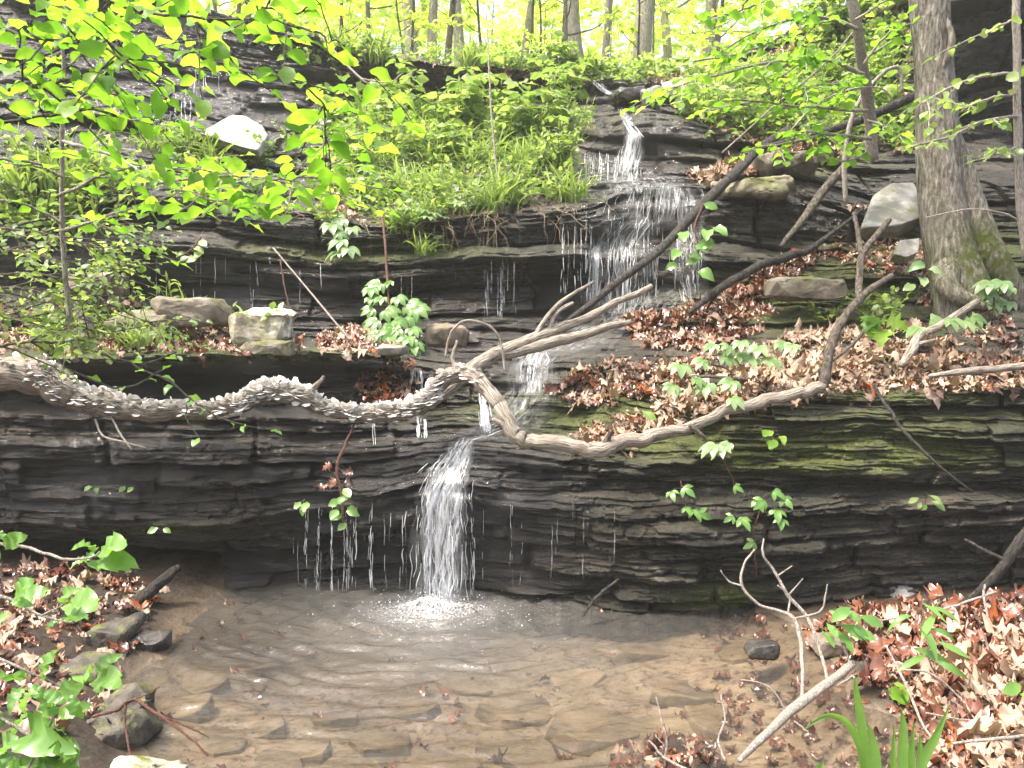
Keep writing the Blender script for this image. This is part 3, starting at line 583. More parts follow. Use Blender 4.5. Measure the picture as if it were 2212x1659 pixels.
# flat stones on the pool bed, seen through the water
def bedstone(x, y, w, h, k, label, group='flat stones lying on the pool bed'):
    d = GP(x, y, -.14); c = W(x, y, d); z = bank(np.array([[c[0]]]), np.array([[c[1]]]))[0][0, 0]
    rx = w * 1.2 / FD * d / 2; ry = h * 1.15 / FD * d / .42 / 2; g = np.random.default_rng(300 + k); a = np.arange(9) * .698 + g.uniform(-.25, .25, 9); r = g.uniform(.72, 1.1, 9)
    A = np.stack([c[0] + rx * r * np.cos(a), c[1] + ry * r * np.sin(a), np.full(9, min(z, -.06) + .022) + .022 * np.cos(a + k)], -1)
    B = A.copy(); B[:, :2] = c[:2] + (B[:, :2] - c[:2]) * 1.12; B[:, 2] -= .06
    return tag(hull('bed_stone', np.concatenate([A, B]), M['stone_u'], None, .008, .012, 2, k), label, 'stone', group)
bl = [(940, 1625, 190, 60, 'rounded tan stone under water at the bottom centre of the pool'), (1020, 1640, 110, 60, 'oval tan stone right beside the rounded stone at the bottom centre'), (1280, 1540, 190, 90, 'broad pale flat stone under water right of the pool centre'), (1130, 1490, 160, 70, 'pale flat stone under water in the middle of the pool'), (760, 1640, 170, 50, 'wide tan stone under the bright ripples near the front'), (1420, 1560, 160, 60, 'tan flat stone under water near the twigs'), (560, 1560, 110, 50, ''), (660, 1600, 120, 45, ''), (820, 1570, 130, 45, ''), (480, 1620, 110, 50, ''), (1160, 1600, 140, 50, ''), (1330, 1630, 150, 55, ''), (1060, 1560, 120, 45, ''), (890, 1500, 110, 36, ''), (720, 1520, 100, 34, ''), (1480, 1480, 130, 45, ''), (1560, 1540, 140, 50, ''), (440, 1500, 90, 36, ''), (1250, 1440, 110, 32, ''), (1600, 1430, 110, 32, ''), (560, 1450, 90, 28, ''), (1390, 1400, 110, 26, ''), (1000, 1450, 110, 30, ''), (600, 1650, 120, 50, ''), (1240, 1660, 160, 55, ''), (400, 1560, 100, 44, '')]
for k, (x, y, w, h, lb) in enumerate(bl): bedstone(x, y, w, h, k, lb or 'flat tan stone lying on the bed under the pool water')
# ---------------------------------------------------------------- dead wood
def stick(name, pts, m, label, cat, wob=.006, sides=8, rough=.14, sd=0, group=None, parent=None):
    P_, r_ = pl(pts, None, wob, sd); V, F = tube(P_, r_, sides, rough, sd); o = mk(name, V, F, m, parent, True, grain(P_, r_, sides))
    return tag(o, label, cat, group) if parent is None else o
def stickset(name, main, subs, m, label, cat, sub='twig', group=None, wob=.004, msub=None, mainname='branch'):
    b = W(*main[0][:3]); t = thing(name, label, cat, b, group)
    stick(mainname, main, m, None, None, wob, 9, .13, len(label), None, t)
    for k, s_ in enumerate(subs): stick(sub, s_, msub or m, None, None, wob * .7, 6, .12, k + 3, None, t)
    return t
LOG = [(-900, 735, 5.5, 44), (-640, 742, 5.15, 43), (-420, 765, 4.85, 42), (-220, 785, 4.66, 40), (-60, 797, 4.58, 38), (60, 812, 4.6, 36), (100, 815, 4.61, 36), (140, 845, 4.62, 36), (175, 862, 4.64, 27), (220, 874, 4.65, 30), (300, 885, 4.68, 25), (400, 890, 4.7, 20), (500, 878, 4.72, 19), (552, 858, 4.73, 22), (596, 842, 4.74, 24), (650, 856, 4.74, 20), (720, 886, 4.75, 17), (800, 895, 4.76, 17), (880, 886, 4.77, 20), (925, 862, 4.78, 19), (952, 830, 4.8, 18), (985, 806, 4.78, 17), (1020, 812, 4.72, 18), (1052, 845, 4.64, 19), (1080, 885, 4.56, 19), (1100, 920, 4.5, 19), (1128, 945, 4.47, 17), (1180, 956, 4.45, 15), (1240, 968, 4.43, 16), (1290, 972, 4.42, 16), (1345, 955, 4.44, 15), (1420, 940, 4.47, 14), (1500, 918, 4.52, 13), (1570, 888, 4.58, 13), (1650, 866, 4.62, 12), (1720, 850, 4.66, 12), (1778, 836, 4.7, 13)]
logt = thing('fallen_log', 'twisting pale fallen branch crusted with white bracket fungi crossing the ledge', 'log', W(*LOG[0][:3]))
LP, LR = pl(LOG, 260, .02, 3); LV, LF = tube(LP, LR, 16, .24, 5); mk('log', LV, LF, M['barkp'], logt, True, grain(LP, LR, 16))
for pts in ([(1778, 836, 4.7, 13), (1786, 790, 4.74, 11), (1800, 730, 4.82, 11), (1832, 675, 4.9, 9), (1872, 632, 5.0, 8), (1926, 596, 5.1, 7)],
            [(1856, 650, 4.97, 8), (1857, 600, 5.05, 8), (1862, 552, 5.1, 8), (1890, 512, 5.2, 7), (1921, 474, 5.25, 7)], [(1862, 552, 5.1, 6), (1853, 500, 5.2, 5), (1845, 458, 5.25, 4)],
            [(985, 803, 4.78, 4), (978, 770, 4.82, 4), (988, 735, 4.85, 3)], [(1100, 925, 4.5, 7), (1065, 905, 4.5, 5)], [(1300, 968, 4.42, 7), (1318, 938, 4.4, 5), (1312, 925, 4.4, 4)], [(1490, 920, 4.5, 6), (1516, 938, 4.46, 4), (1530, 958, 4.46, 3)], [(660, 850, 4.72, 8), (690, 826, 4.7, 5), (700, 812, 4.7, 4)]):
    stick('limb', pts, M['barkp'] if pts[0][0] < 1200 else M['barkm'], None, None, .005, 8, .16, 4, None, logt)
def bracket_t(seed):
    g = np.random.default_rng(seed); V = []; F = []; n = 9
    for j, (r, zt, zb) in enumerate(((0., .02, -.12), (.55, .03, -.09), (.9, -.02, -.06), (1., -.05, -.055))):
        for i in range(n):
            a = (i / (n - 1) - .5) * 2.7; rr = r * (1 + .10 * math.sin(3 * a + seed) + .04 * g.normal()); V.append((rr * math.cos(a) * .9, rr * math.sin(a) * .9, zt + .05 * r * math.sin(4 * a + seed)))
        for i in range(n):
            a = (i / (n - 1) - .5) * 2.7; rr = r * .97; V.append((rr * math.cos(a) * .9, rr * math.sin(a) * .9, zb))
    for j in range(3):
        for i in range(n - 1):
            b = j * 2 * n + i; F.append((b, b + 2 * n, b + 2 * n + 1, b + 1)); b += n; F.append((b, b + 1, b + 2 * n + 1, b + 2 * n))
    for i in range(n - 1): b = 6 * n + i; F.append((b, b + n, b + n + 1, b + 1))
    return np.array(V), {4: np.array(F)}
T_BR = [bracket_t(k) for k in range(4)]
g = np.random.default_rng(5); tt = np.gradient(LP, axis=0); lx = proj(LP)[:, 0]
dens = np.interp(lx, [-40, 90, 300, 420, 500, 560, 700, 860, 920, 960, 1100], [.05, .5, .5, .5, .9, 1.3, 1., .9, 1., .15, 0]) * (np.arange(260) < 165)
ks = g.choice(260, 1300, True, dens / dens.sum()); fr = g.uniform(-.5, .5, 1300); base = LP[ks] + tt[ks] * fr[:, None]
Tn = unit(tt[ks]); sideA = unit(np.cross(Tn, UP)); sideA[sideA[:, 1] > 0] *= -1; upA = unit(np.cross(sideA, Tn)); upA[upA[:, 2] < 0] *= -1
an = g.triangular(-.7, .9, 2.1, 1300); od = sideA * np.cos(an)[:, None] + upA * np.sin(an)[:, None]
fpos = base + od * (LR[ks] * .93)[:, None]; fx = unit(od + .35 * g.normal(size=(1300, 3)) * [1, 1, .4]); fn = unit(UP * 1.0 + .25 * g.normal(size=(1300, 3)) - fx * fx[:, 2:] + .5 * upA); fs = g.uniform(.013, .031, 1300) * (1 + .45 * (g.random(1300) > .85))
order = np.argsort(-fs); acc = Acc()
for q, k in enumerate(order):
    V, F = stamp(T_BR[k % 4], fpos[k:k + 1], fx[k:k + 1], fn[k:k + 1], fs[k])
    if q < 100: mk('bracket_fungus', V, F, M['fungus'], logt, True)
    else: acc.add(V, F)
tag(acc.build('small_fungi', M['fungus'], logt, True), None, None, None, 'stuff')
stickset('fallen_branch', [(900, 884, 4.86, 17), (958, 846, 4.95, 17), (1018, 797, 5.05, 17), (1065, 768, 5.15, 16), (1130, 740, 5.25, 13), (1200, 712, 5.4, 12), (1262, 690, 5.5, 9), (1330, 652, 5.6, 7), (1370, 638, 5.66, 7), (1408, 617, 5.7, 6)],
    [[(1080, 768, 5.17, 13), (1150, 752, 5.25, 13), (1200, 738, 5.3, 13), (1260, 724, 5.38, 11), (1312, 706, 5.45, 9), (1362, 696, 5.55, 6)], [(1155, 728, 5.3, 6), (1178, 690, 5.35, 6), (1205, 658, 5.4, 5), (1242, 632, 5.45, 4), (1283, 608, 5.5, 3)], [(1186, 715, 5.36, 6), (1193, 688, 5.38, 6), (1212, 668, 5.4, 5), (1238, 655, 5.42, 4)], [(962, 772, 5.1, 3), (972, 725, 5.1, 3), (1000, 694, 5.1, 3), (1040, 697, 5.1, 3), (1066, 712, 5.1, 3), (1084, 748, 5.1, 3), (1090, 805, 5.05, 2)]],
    M['barkp'], 'forked pale branch running up and right from the fungus covered log', 'branch', 'limb')
stickset('fallen_branch', [(1205, 706, 5.6, 4), (1260, 668, 5.75, 7), (1330, 612, 5.9, 8), (1400, 560, 6.1, 9), (1450, 515, 6.3, 10), (1520, 440, 6.6, 11), (1590, 372, 6.9, 11), (1645, 318, 7.2, 10), (1702, 284, 7.4, 11)],
    [[(1640, 322, 7.15, 7), (1740, 296, 7.2, 7), (1835, 268, 7.2, 8), (1910, 238, 7.2, 9), (1990, 200, 7.2, 10)], [(1545, 410, 6.75, 4), (1600, 385, 6.9, 3), (1625, 400, 6.9, 2)]], M['barkd'], 'long dark leaning branch crossing the upper falls', 'branch', 'limb')
stick('fallen_branch', [(1688, 532, 6.5, 5), (1738, 470, 6.7, 9), (1780, 410, 6.9, 10), (1840, 345, 7.0, 10), (1876, 305, 7.1, 9)], M['barkm'], 'grey straight dead branch leaning under the sapling roots', 'branch', sd=4)
stick('fallen_branch', [(1490, 676, 6.1, 5), (1560, 620, 6.2, 9), (1640, 575, 6.3, 9), (1710, 552, 6.4, 9), (1745, 542, 6.45, 7), (1810, 495, 6.6, 4), (1865, 450, 6.7, 3)], M['barkd'], 'dark dead branch lying up the red leaf slope', 'branch', sd=5)
stickset('fallen_branch', [(1945, 790, 4.9, 6), (1970, 757, 4.95, 10), (1985, 728, 5.0, 9), (2030, 703, 5.05, 8), (2080, 672, 5.1, 8), (2132, 640, 5.15, 8)], [[(1975, 745, 4.97, 6), (2020, 735, 5.0, 4)]], M['barkp'], 'short pale branch stub rising from the litter under the big tree', 'branch')
stick('fallen_branch', [(2008, 812, 4.75, 5), (2100, 802, 4.75, 8), (2212, 790, 4.75, 9), (2330, 780, 4.75, 9)], M['barkp'], 'pale branch lying along the litter at the right edge', 'branch', sd=7)
stick('fallen_branch', [(1500, 812, 5.05, 3), (1600, 818, 5.0, 4), (1680, 822, 4.95, 4), (1742, 818, 4.95, 5)], M['barkm'], 'thin branch lying flat across the creeper on the right ledge', 'branch', sd=8)
stick('fallen_branch', [(1750, 815, 4.9, 2), (1800, 775, 5.0, 4), (1840, 745, 5.05, 4), (1880, 700, 5.1, 3)], M['barkm'], 'thin stick poking from the dry litter behind the upright branch', 'branch', sd=18)
stick('hanging_twig', [(1886, 830, 4.72, 4), (1920, 885, 4.6, 4), (1960, 940, 4.5, 4), (2020, 1000, 4.42, 3), (2100, 1062, 4.4, 2)], M['barkd'], 'thin dark twig hanging over the mossy wall face', 'twig', sd=9)
stick('dead_stick', [(590, 535, 6.1, 1.6), (690, 655, 5.8, 2), (762, 742, 5.6, 2)], M['twig'], 'straight thin pale stick slanting down the dark left wall', 'stick', 0)
stick('dead_stick', [(605, 560, 6., 1.5), (618, 640, 5.9, 1.5), (640, 690, 5.85, 1.2)], M['vine'], 'fine hanging root on the dark left wall', 'root', .01)
stick('wood_chunk', [(286, 1304, 4.3, 13), (320, 1278, 4.35, 14), (352, 1252, 4.42, 13), (384, 1226, 4.5, 8)], M['barkd'], 'dark broken log end wedged at the left end of the pool', 'log', .01, 10, .25)
stickset('fallen_branch', [(2290, 1080, 4.1, 13), (2212, 1160, 4.1, 13), (2150, 1242, 4.12, 11), (2100, 1290, 4.15, 9), (2045, 1312, 4.2, 6)], [[(2178, 1212, 4.1, 5), (2130, 1190, 4.15, 4), (2085, 1165, 4.2, 3)]], M['barkd'], 'dark wet branch slanting into the leaves at the right edge', 'branch')
stickset('fallen_branch', [(1596, 1644, 2.78, 6), (1640, 1602, 2.9, 9), (1700, 1542, 3.08, 11), (1762, 1494, 3.22, 11), (1800, 1466, 3.3, 10), (1842, 1434, 3.38, 9)], [
    [(1838, 1440, 3.37, 3), (1822, 1392, 3.42, 3.5), (1812, 1365, 3.45, 2.5)],
    [(1790, 1476, 3.28, 3.5), (1776, 1420, 3.4, 4), (1745, 1335, 3.5, 4.5), (1702, 1285, 3.55, 4), (1672, 1232, 3.6, 3.5), (1648, 1198, 3.6, 3), (1650, 1164, 3.62, 2)],
    [(1732, 1520, 3.15, 4), (1733, 1440, 3.3, 4.5), (1728, 1375, 3.4, 5), (1712, 1335, 3.45, 5), (1684, 1320, 3.48, 4), (1640, 1306, 3.5, 3.5), (1604, 1266, 3.52, 3.5), (1606, 1222, 3.55, 3), (1630, 1186, 3.6, 2)],
    [(1604, 1266, 3.52, 2.5), (1575, 1256, 3.55, 2), (1556, 1232, 3.55, 1.5)], [(1715, 1336, 3.45, 2.5), (1770, 1322, 3.42, 2.5), (1782, 1290, 3.42, 2), (1788, 1262, 3.42, 1.5)], [(1702, 1322, 3.47, 2.5), (1706, 1290, 3.5, 2), (1680, 1264, 3.5, 2)], [(1680, 1244, 3.58, 2), (1712, 1222, 3.55, 1.5)], [(1700, 1290, 3.55, 2), (1735, 1250, 3.52, 1.5)], [(1700, 1540, 3.08, 2), (1676, 1500, 3.1, 2), (1650, 1478, 3.12, 1.5), (1600, 1468, 3.15, 1.5)], [(1716, 1558, 3.05, 2), (1745, 1580, 3.0, 1.3)], [(1806, 1482, 3.28, 2.5), (1850, 1455, 3.3, 1.5)], [(1820, 1400, 3.42, 3), (1850, 1350, 3.5, 3), (1858, 1330, 3.52, 2.5), (1900, 1340, 3.5, 2), (1960, 1328, 3.5, 1.5)]],
    M['twig'], 'bleached white branch with bare forked twigs rising out of the pool', 'branch')
for lb, pts, sb in (('bleached twig standing in the pool near the front edge', [(1435, 1650, 2.7, 2.5), (1440, 1600, 2.72, 2.5), (1428, 1550, 2.75, 2), (1418, 1505, 2.78, 1.5)], [[(1436, 1612, 2.71, 1.6), (1418, 1590, 2.72, 1.2)]]),
                    ('crooked bare twig standing in the pool left of the white branch', [(1566, 1645, 2.74, 2.5), (1552, 1600, 2.8, 2.2), (1566, 1550, 2.85, 2.2), (1556, 1500, 2.9, 1.5)], []),
                    ('low twig lying on the little leaf heap at the front', [(1400, 1600, 2.75, 2), (1440, 1640, 2.68, 3), (1500, 1668, 2.6, 3)], []),
                    ('pale straight twig slanting across the wet leaves on the right bank', [(1914, 1398, 3.5, 2.5), (1958, 1480, 3.25, 3), (1990, 1560, 3.0, 3), (2022, 1608, 2.85, 2.5)], []),
                    ('thin arched twig over the dry leaves on the right bank', [(1950, 1446, 3.35, 2.2), (2010, 1455, 3.3, 2.4), (2070, 1502, 3.15, 2.2), (2112, 1562, 3.0, 2)], []),
                    ('pale stick lying at the bottom right corner', [(2060, 1606, 2.85, 3), (2130, 1598, 2.85, 4), (2216, 1590, 2.85, 4)], []),
                    ('fine stick lying on dry leaves near the right edge', [(2000, 1540, 3.02, 2), (2090, 1556, 3.0, 2), (2160, 1560, 2.98, 1.6)], []),
                    ('forked pale twig poking from wet leaves under the dark right branch', [(2150, 1280, 3.95, 3), (2090, 1300, 3.9, 3), (2020, 1320, 3.88, 2)], [[(2135, 1340, 3.85, 2.5), (2126, 1290, 3.9, 3), (2128, 1262, 3.92, 2)]]),
                    ('reddish bare twig drooping from the left bank over the pool', [(200, 1548, 2.75, 3.5), (250, 1535, 2.72, 4), (290, 1512, 2.7, 4), (340, 1542, 2.65, 3.5), (400, 1585, 2.6, 3), (450, 1632, 2.55, 2)], [[(272, 1518, 2.71, 3), (270, 1560, 2.68, 3), (284, 1640, 2.6, 2.5)], [(340, 1542, 2.65, 2), (410, 1572, 2.62, 2), (452, 1592, 2.6, 1.4)], [(270, 1518, 2.7, 2), (320, 1498, 2.7, 2), (345, 1484, 2.7, 1.5)]]),
                    ('dark wet twig with a red leaf standing at the foot of the wall', [(1258, 1330, 4.2, 3), (1278, 1302, 4.25, 4), (1300, 1280, 4.3, 4), (1336, 1250, 4.36, 3)], [[(1280, 1300, 4.25, 2), (1270, 1285, 4.25, 1.5)]]),
                    ('bare spindly twig hanging below the fungus log on the left', [(205, 905, 4.6, 2), (222, 940, 4.55, 2), (270, 955, 4.5, 1.6), (315, 968, 4.5, 1.2)], [[(240, 900, 4.6, 2), (262, 940, 4.55, 2), (285, 972, 4.5, 1.3)]])):
    stickset('dead_twig', pts, sb, M['vine'] if 'reddish' in lb else (M['barkd'] if 'dark wet' in lb else M['twig']), lb, 'twig')
# ---------------------------------------------------------------- falling water
def cascade(acc, path, n, r=.004, gap=.35, seed=0, wob=5., acc_s=None, stand=.02):
    """strands of water that run down the rock along a measured path [(x,y,halfwidth)] and drop free below every lip"""
    g = np.random.default_rng(seed); path = np.array(path, float); N = max(14, int((path[-1, 1] - path[0, 1]) / 5))
    q = spline(path, N)
    for s_ in range(n):
        u = g.normal() * .5 if n > 14 else g.uniform(-1, 1); u = float(np.clip(u, -1.15, 1.15)); ph = g.uniform(0, 50)
        wb = wob * fbm(np.arange(N) * .22 + ph, np.full(N, s_ * 1.), 7, 3); a = int(g.integers(0, max(N // 4, 1))); pts = []; ym = 1e9
        for i in range(a, N):
            x = q[i, 0] + u * q[i, 2] + wb[i]; y = q[i, 1]
            if i % 2 == a % 2 or i == a: h, _ = hit(x, y); dh = h[1]
            ym = min(ym - .001, dh - stand); pts.append(W(x, y, ym))
        if len(pts) < 5: continue
        pts = np.array(pts); k = np.ones(3) / 3
        for c in range(3): pts[1:-1, c] = np.convolve(pts[:, c], k, 'valid')
        rad = r * g.uniform(.35, 1.3) * (1 + .7 * fbm(np.arange(len(pts)) * .5 + ph, np.zeros(len(pts)), 17, 2)); i = 0
        while i < len(pts) - 3:
            L = int(g.integers(4, 16)) if gap > 0 else len(pts); j = min(i + L, len(pts))
            if j - i >= 3 and g.random() > gap * .6:
                rr = rad[i:j] * np.sin(np.linspace(.25, 2.9, j - i)) ** .6 if gap > 0 else rad[i:j]
                acc.add(*tube(pts[i:j], rr, 5, 0))
            i = j + (int(g.integers(1, 5)) if g.random() < gap else -1)
def drips(acc, x0, x1, yt, yb, n, r=.0022, seed=0, gap=.6):
    g = np.random.default_rng(seed)
    for s_ in range(n):
        x = g.uniform(x0, x1); y = yt(x) if callable(yt) else yt; b = (yb(x) if callable(yb) else yb) * 1. - g.uniform(0, 8)
        cascade(acc, [(x, y + g.uniform(-3, 3), 1), (x + g.normal() * 2, (y + b) / 2, 1), (x + g.normal() * 3, b, 1)], 1, r * g.uniform(.6, 1.4), gap * g.uniform(.5, 1.3), int(g.integers(1e6)), 2)
def sheet(acc, path, seed=0, lift=.012, m=14):
    g = np.random.default_rng(seed); path = np.array(path, float); N = max(10, int((path[-1, 1] - path[0, 1]) / 6)); q = spline(path, N); V = np.zeros((N, m, 3))
    for j in range(m):
        ym = 1e9
        for i in range(N):
            x = q[i, 0] + (j / (m - 1) * 2 - 1) * q[i, 2] * (1 + .12 * math.sin(i * .7 + j)); h, _ = hit(x, q[i, 1]); ym = min(ym - .001, h[1] - lift); V[i, j] = W(x, q[i, 1], ym)
    V[..., 1] += .008 * fbm(np.arange(m)[None] * .9, np.arange(N)[:, None] * .25 + seed, seed, 3)
    ii = (np.arange(N - 1)[:, None] * m + np.arange(m - 1)[None]).reshape(-1); acc.add(V.reshape(-1, 3), {4: np.stack([ii, ii + m, ii + m + 1, ii + 1], -1)})
def flow(path, seed=0, lift=.015, m=18, jit=.12, top=.12, end=.1, free=True):
    """a sheet that runs down a measured path, clings to the rock and drops free below a lip; streaks follow the flow"""
    path = np.array(path, float); L = np.hypot(np.diff(path[:, 0]), np.diff(path[:, 1])).sum(); N = max(12, int(L / 5)); q = spline(path, N); V = np.zeros((N, m, 3)); U = np.linspace(-1, 1, m)
    for j in range(m):
        ym = 1e9
        for i in range(N):
            x = q[i, 0] + U[j] * q[i, 2] * (1 + jit * math.sin(i * .35 + seed + 2 * U[j])); h, _ = hit(x, q[i, 1]); ym = min(ym - .0005, h[1] - lift); V[i, j] = W(x, q[i, 1], ym)
    for _ in range(2): V[1:-1] = (V[:-2] + 2 * V[1:-1] + V[2:]) / 4; V[:, 1:-1] = (V[:, :-2] + 2 * V[:, 1:-1] + V[:, 2:]) / 4
    V[..., 1] += .010 * fbm(np.arange(m)[None] * .8 + seed, np.arange(N)[:, None] * .2, seed, 3)
    sv = np.concatenate([[0], np.cumsum(np.linalg.norm(np.diff(V[:, m // 2], axis=0), axis=1))])[:, None] + 0 * U; su = U[None] * q[:, 2:3] / FD * 5
    t = np.linspace(0, 1, N)[:, None]; fade = np.clip(1 - np.abs(U[None] * (1 + .35 * fbm(U[None] * 2 + seed, t * 7, seed + 3, 3))) ** 1.8, 0, 1) * np.clip(.75 + .7 * fbm(U[None] * 2.5 + seed, t * 3, seed + 5, 3), .1, 1.2) * sm(0, top, t) * (1 - .8 * sm(1 - end, 1, t))
    ii = (np.arange(N - 1)[:, None] * m + np.arange(m - 1)[None]).reshape(-1)
    return V.reshape(-1, 3), {4: np.stack([ii, ii + m, ii + m + 1, ii + 1], -1)}, {'su': su.ravel(), 'sv': sv.ravel(), 'sd': np.full(N * m, seed * 3.7), 'fade': fade.ravel()}
def addflow(t, name, m_, *a, **k):
    V, F, A = flow(*a, **k); return mk(name, V, F, M[m_], t, True, A)
def fallthing(label, base, builders, name='waterfall', cat='waterfall', group=None):
    t = thing(name, label, cat, hit(*base)[0], group)
    for pn, mk_, fn in builders:
        a = Acc(); fn(a); q_ = a.build(pn, M[mk_], t, True)
        if pn != 'sheet': tag(q_, None, None, None, 'stuff')
    return t
low = [(1012, 940, 14), (985, 985, 30), (965, 1030, 36), (955, 1075, 44), (950, 1150, 52), (950, 1230, 58), (948, 1305, 62)]
def splash(a):
    g = np.random.default_rng(77); tm = Acc()
    for k in range(300):
        rr = abs(g.normal()) * .17; th = g.uniform(0, 6.28); x = SP[0] + 1.35 * rr * math.cos(th); y = SP[1] - .02 + rr * math.sin(th); z = abs(g.normal()) * .05 * math.exp(-rr * 3) + .004
        s_ = g.uniform(.0014, .0048); d = unit(np.array([g.normal() * .5, g.normal() * .3, 1.]))
        a.add(*tube(np.array([[x, y, z]]) + d * np.linspace(0, 1, 4)[:, None] * s_ * 2.2, s_ * np.array([.5, 1, .9, .3]), 5, 0))
def foam(a):
    g = np.random.default_rng(5); m_ = 900; rr = np.abs(g.normal(size=m_)) ** 1.3 * .24; th = g.uniform(0, 6.28, m_); V, F = leaf_t(ELL, 0, 0, 0, 0, 1); X = rdir(m_, 0, g); X[:, 2] = 0; X[:, 1] *= .4
    a.add(*stamp((V * [1, 1.3, 0] + [0, 0, .004], F), np.stack([SP[0] + 1.5 * rr * np.cos(th), SP[1] + rr * np.sin(th) * .8 - .1, np.full(m_, .008)], -1), X, UP[None], g.uniform(.003, .012, m_) * (rr < .9)))
WF = fallthing('main white waterfall dropping off the lowest ledge into the pool', (985, 985), [
    ('strands', 'fall', lambda a: (cascade(a, low, 16, .0032, .7, 1, 14), cascade(a, [(1000, 960, 12), (972, 1010, 14), (942, 1075, 16), (936, 1180, 18), (936, 1308, 22)], 14, .0045, .6, 3, 11), cascade(a, [(978, 1040, 10), (984, 1100, 10), (972, 1200, 14), (966, 1308, 18)], 12, .0042, .5, 4, 10), cascade(a, [(990, 975, 44), (960, 1070, 66), (950, 1300, 86)], 44, .0020, 1.1, 2, 9), cascade(a, [(1005, 1060, 10), (1012, 1130, 12), (1014, 1300, 12)], 7, .0032, .6, 21, 7))),
    ('splash', 'drop', splash), ('bubbles', 'foam', foam)])
n = 40; th = np.linspace(0, 2 * math.pi, 61)[:-1]; rf = np.linspace(0, 1, n)[:, None] ** 1.2 * (1 + .3 * fbm(np.cos(th) * 2, np.sin(th) * 2, 5, 3))[None]; fx_ = .52 * rf * np.cos(th); fy_ = .36 * rf * np.sin(th)
fz = .008 + .05 * np.exp(-(rf / .28) ** 2) * (.4 + vn(fx_ * 40, fy_ * 40, 3)) + .012 * np.exp(-rf * 2) * fbm(fx_ * 60, fy_ * 60, 8, 3)
i = np.arange(n - 1)[:, None] * 60; j = np.arange(60)[None]; k = (j + 1) % 60
mk('foam', np.stack([SP[0] + fx_, SP[1] + fy_, fz], -1).reshape(-1, 3), {4: np.stack([i + j, i + k, i + 60 + k, i + 60 + j], -1).reshape(-1, 4)}, M['flow'], WF, True, {'su': fx_.ravel() * .9, 'sv': fy_.ravel() * 13, 'sd': np.full(n * 60, 9.1), 'fade': (np.clip(1 - rf, 0, 1) ** 1.6 * 1.3).ravel()})
for sd_, p_, lf_ in ((1, [(1016, 938, 16), (990, 980, 34), (962, 1035, 50), (952, 1075, 56), (948, 1160, 60), (945, 1312, 70)], .02), (2, [(1000, 960, 14), (974, 1010, 22), (944, 1075, 28), (938, 1180, 34), (936, 1315, 44)], .04), (3, [(1010, 960, 20), (985, 1040, 30), (978, 1100, 30), (968, 1200, 34), (962, 1312, 40)], .03)): addflow(WF, 'sheet', 'flow', p_, sd_, lf_)
fallthing('row of thin water strands dripping off the ledge left of the main waterfall', (720, 1075), [('strands', 'drop', lambda a: (drips(a, 630, 880, lambda x: 1150 - (x - 600) * .22, lambda x: 1278, 28, .0016, 5, 1.05), [cascade(a, [(x, 1085, 2), (x - 3, 1180, 4), (x - 4, 1276, 4)], 3, .0028, .45, x, 4) for x in (664, 692, 718, 748, 803, 768)]))], 'drip_curtain', 'waterfall')
fallthing('thin drips falling on the dark wall right of the main waterfall', (1100, 1075), [('strands', 'drop', lambda a: drips(a, 1030, 1330, 1085, lambda x: 1270, 16, .0013, 6, 1.15))], 'drip_curtain', 'waterfall')
WF = fallthing('small cascade tumbling over the steps behind the forked branch', (1150, 775), [
    ('strands', 'fall', lambda a: cascade(a, [(1160, 755, 34), (1150, 790, 40), (1146, 852, 42)], 30, .0032, 1., 8, 10))])
for sd_, p_, m_ in ((5, [(1200, 735, 50), (1168, 755, 44), (1150, 790, 44), (1146, 856, 50)], 'veil'), (6, [(1180, 750, 60), (1150, 800, 56), (1140, 860, 66), (1110, 905, 80), (1060, 935, 70), (1010, 955, 40)], 'thin'), (7, [(1290, 700, 110), (1230, 740, 110), (1180, 760, 90)], 'thin')): addflow(WF, 'sheet', m_, p_, sd_, .012)
fallthing('narrow spout of water under the arch of the fungus log', (1050, 880), [('strands', 'fall', lambda a: cascade(a, [(1040, 850, 10), (1046, 890, 12), (1052, 935, 14)], 16, .006, .3, 9, 4))])
fallthing('small clear spout falling below the crusted log', (908, 905), [('strands', 'fall', lambda a: (cascade(a, [(908, 900, 12), (909, 920, 12), (909, 946, 14)], 14, .0045, .25, 10, 3), cascade(a, [(808, 905, 3), (809, 960, 4)], 3, .003, .3, 11, 2)))])
fallthing('small trickle over the step left of the forked branch', (900, 800), [('strands', 'fall', lambda a: cascade(a, [(898, 795, 10), (900, 820, 14), (898, 850, 16)], 14, .004, .5, 12, 4))])
WF = fallthing('tall curtain of thin water strands spread across the upper ledges', (1400, 405), [
    ('strands', 'fall', lambda a: (cascade(a, [(1420, 395, 80), (1415, 430, 90), (1410, 472, 95)], 26, .0034, .8, 13, 8), cascade(a, [(1370, 470, 55), (1352, 520, 60), (1345, 600, 60), (1340, 660, 62)], 20, .0034, .9, 14, 8), cascade(a, [(1480, 410, 30), (1485, 500, 38), (1490, 580, 34), (1498, 650, 26)], 14, .0034, .9, 15, 8), cascade(a, [(1290, 520, 14), (1284, 570, 12), (1283, 640, 12)], 20, .0048, .45, 16, 5), cascade(a, [(1356, 520, 10), (1352, 590, 10), (1350, 680, 12)], 12, .0048, .45, 161, 5))),
    ('drips', 'drop', lambda a: drips(a, 1255, 1520, lambda x: 430 + .15 * abs(x - 1400), lambda x: 655, 60, .0022, 17, 1.))])
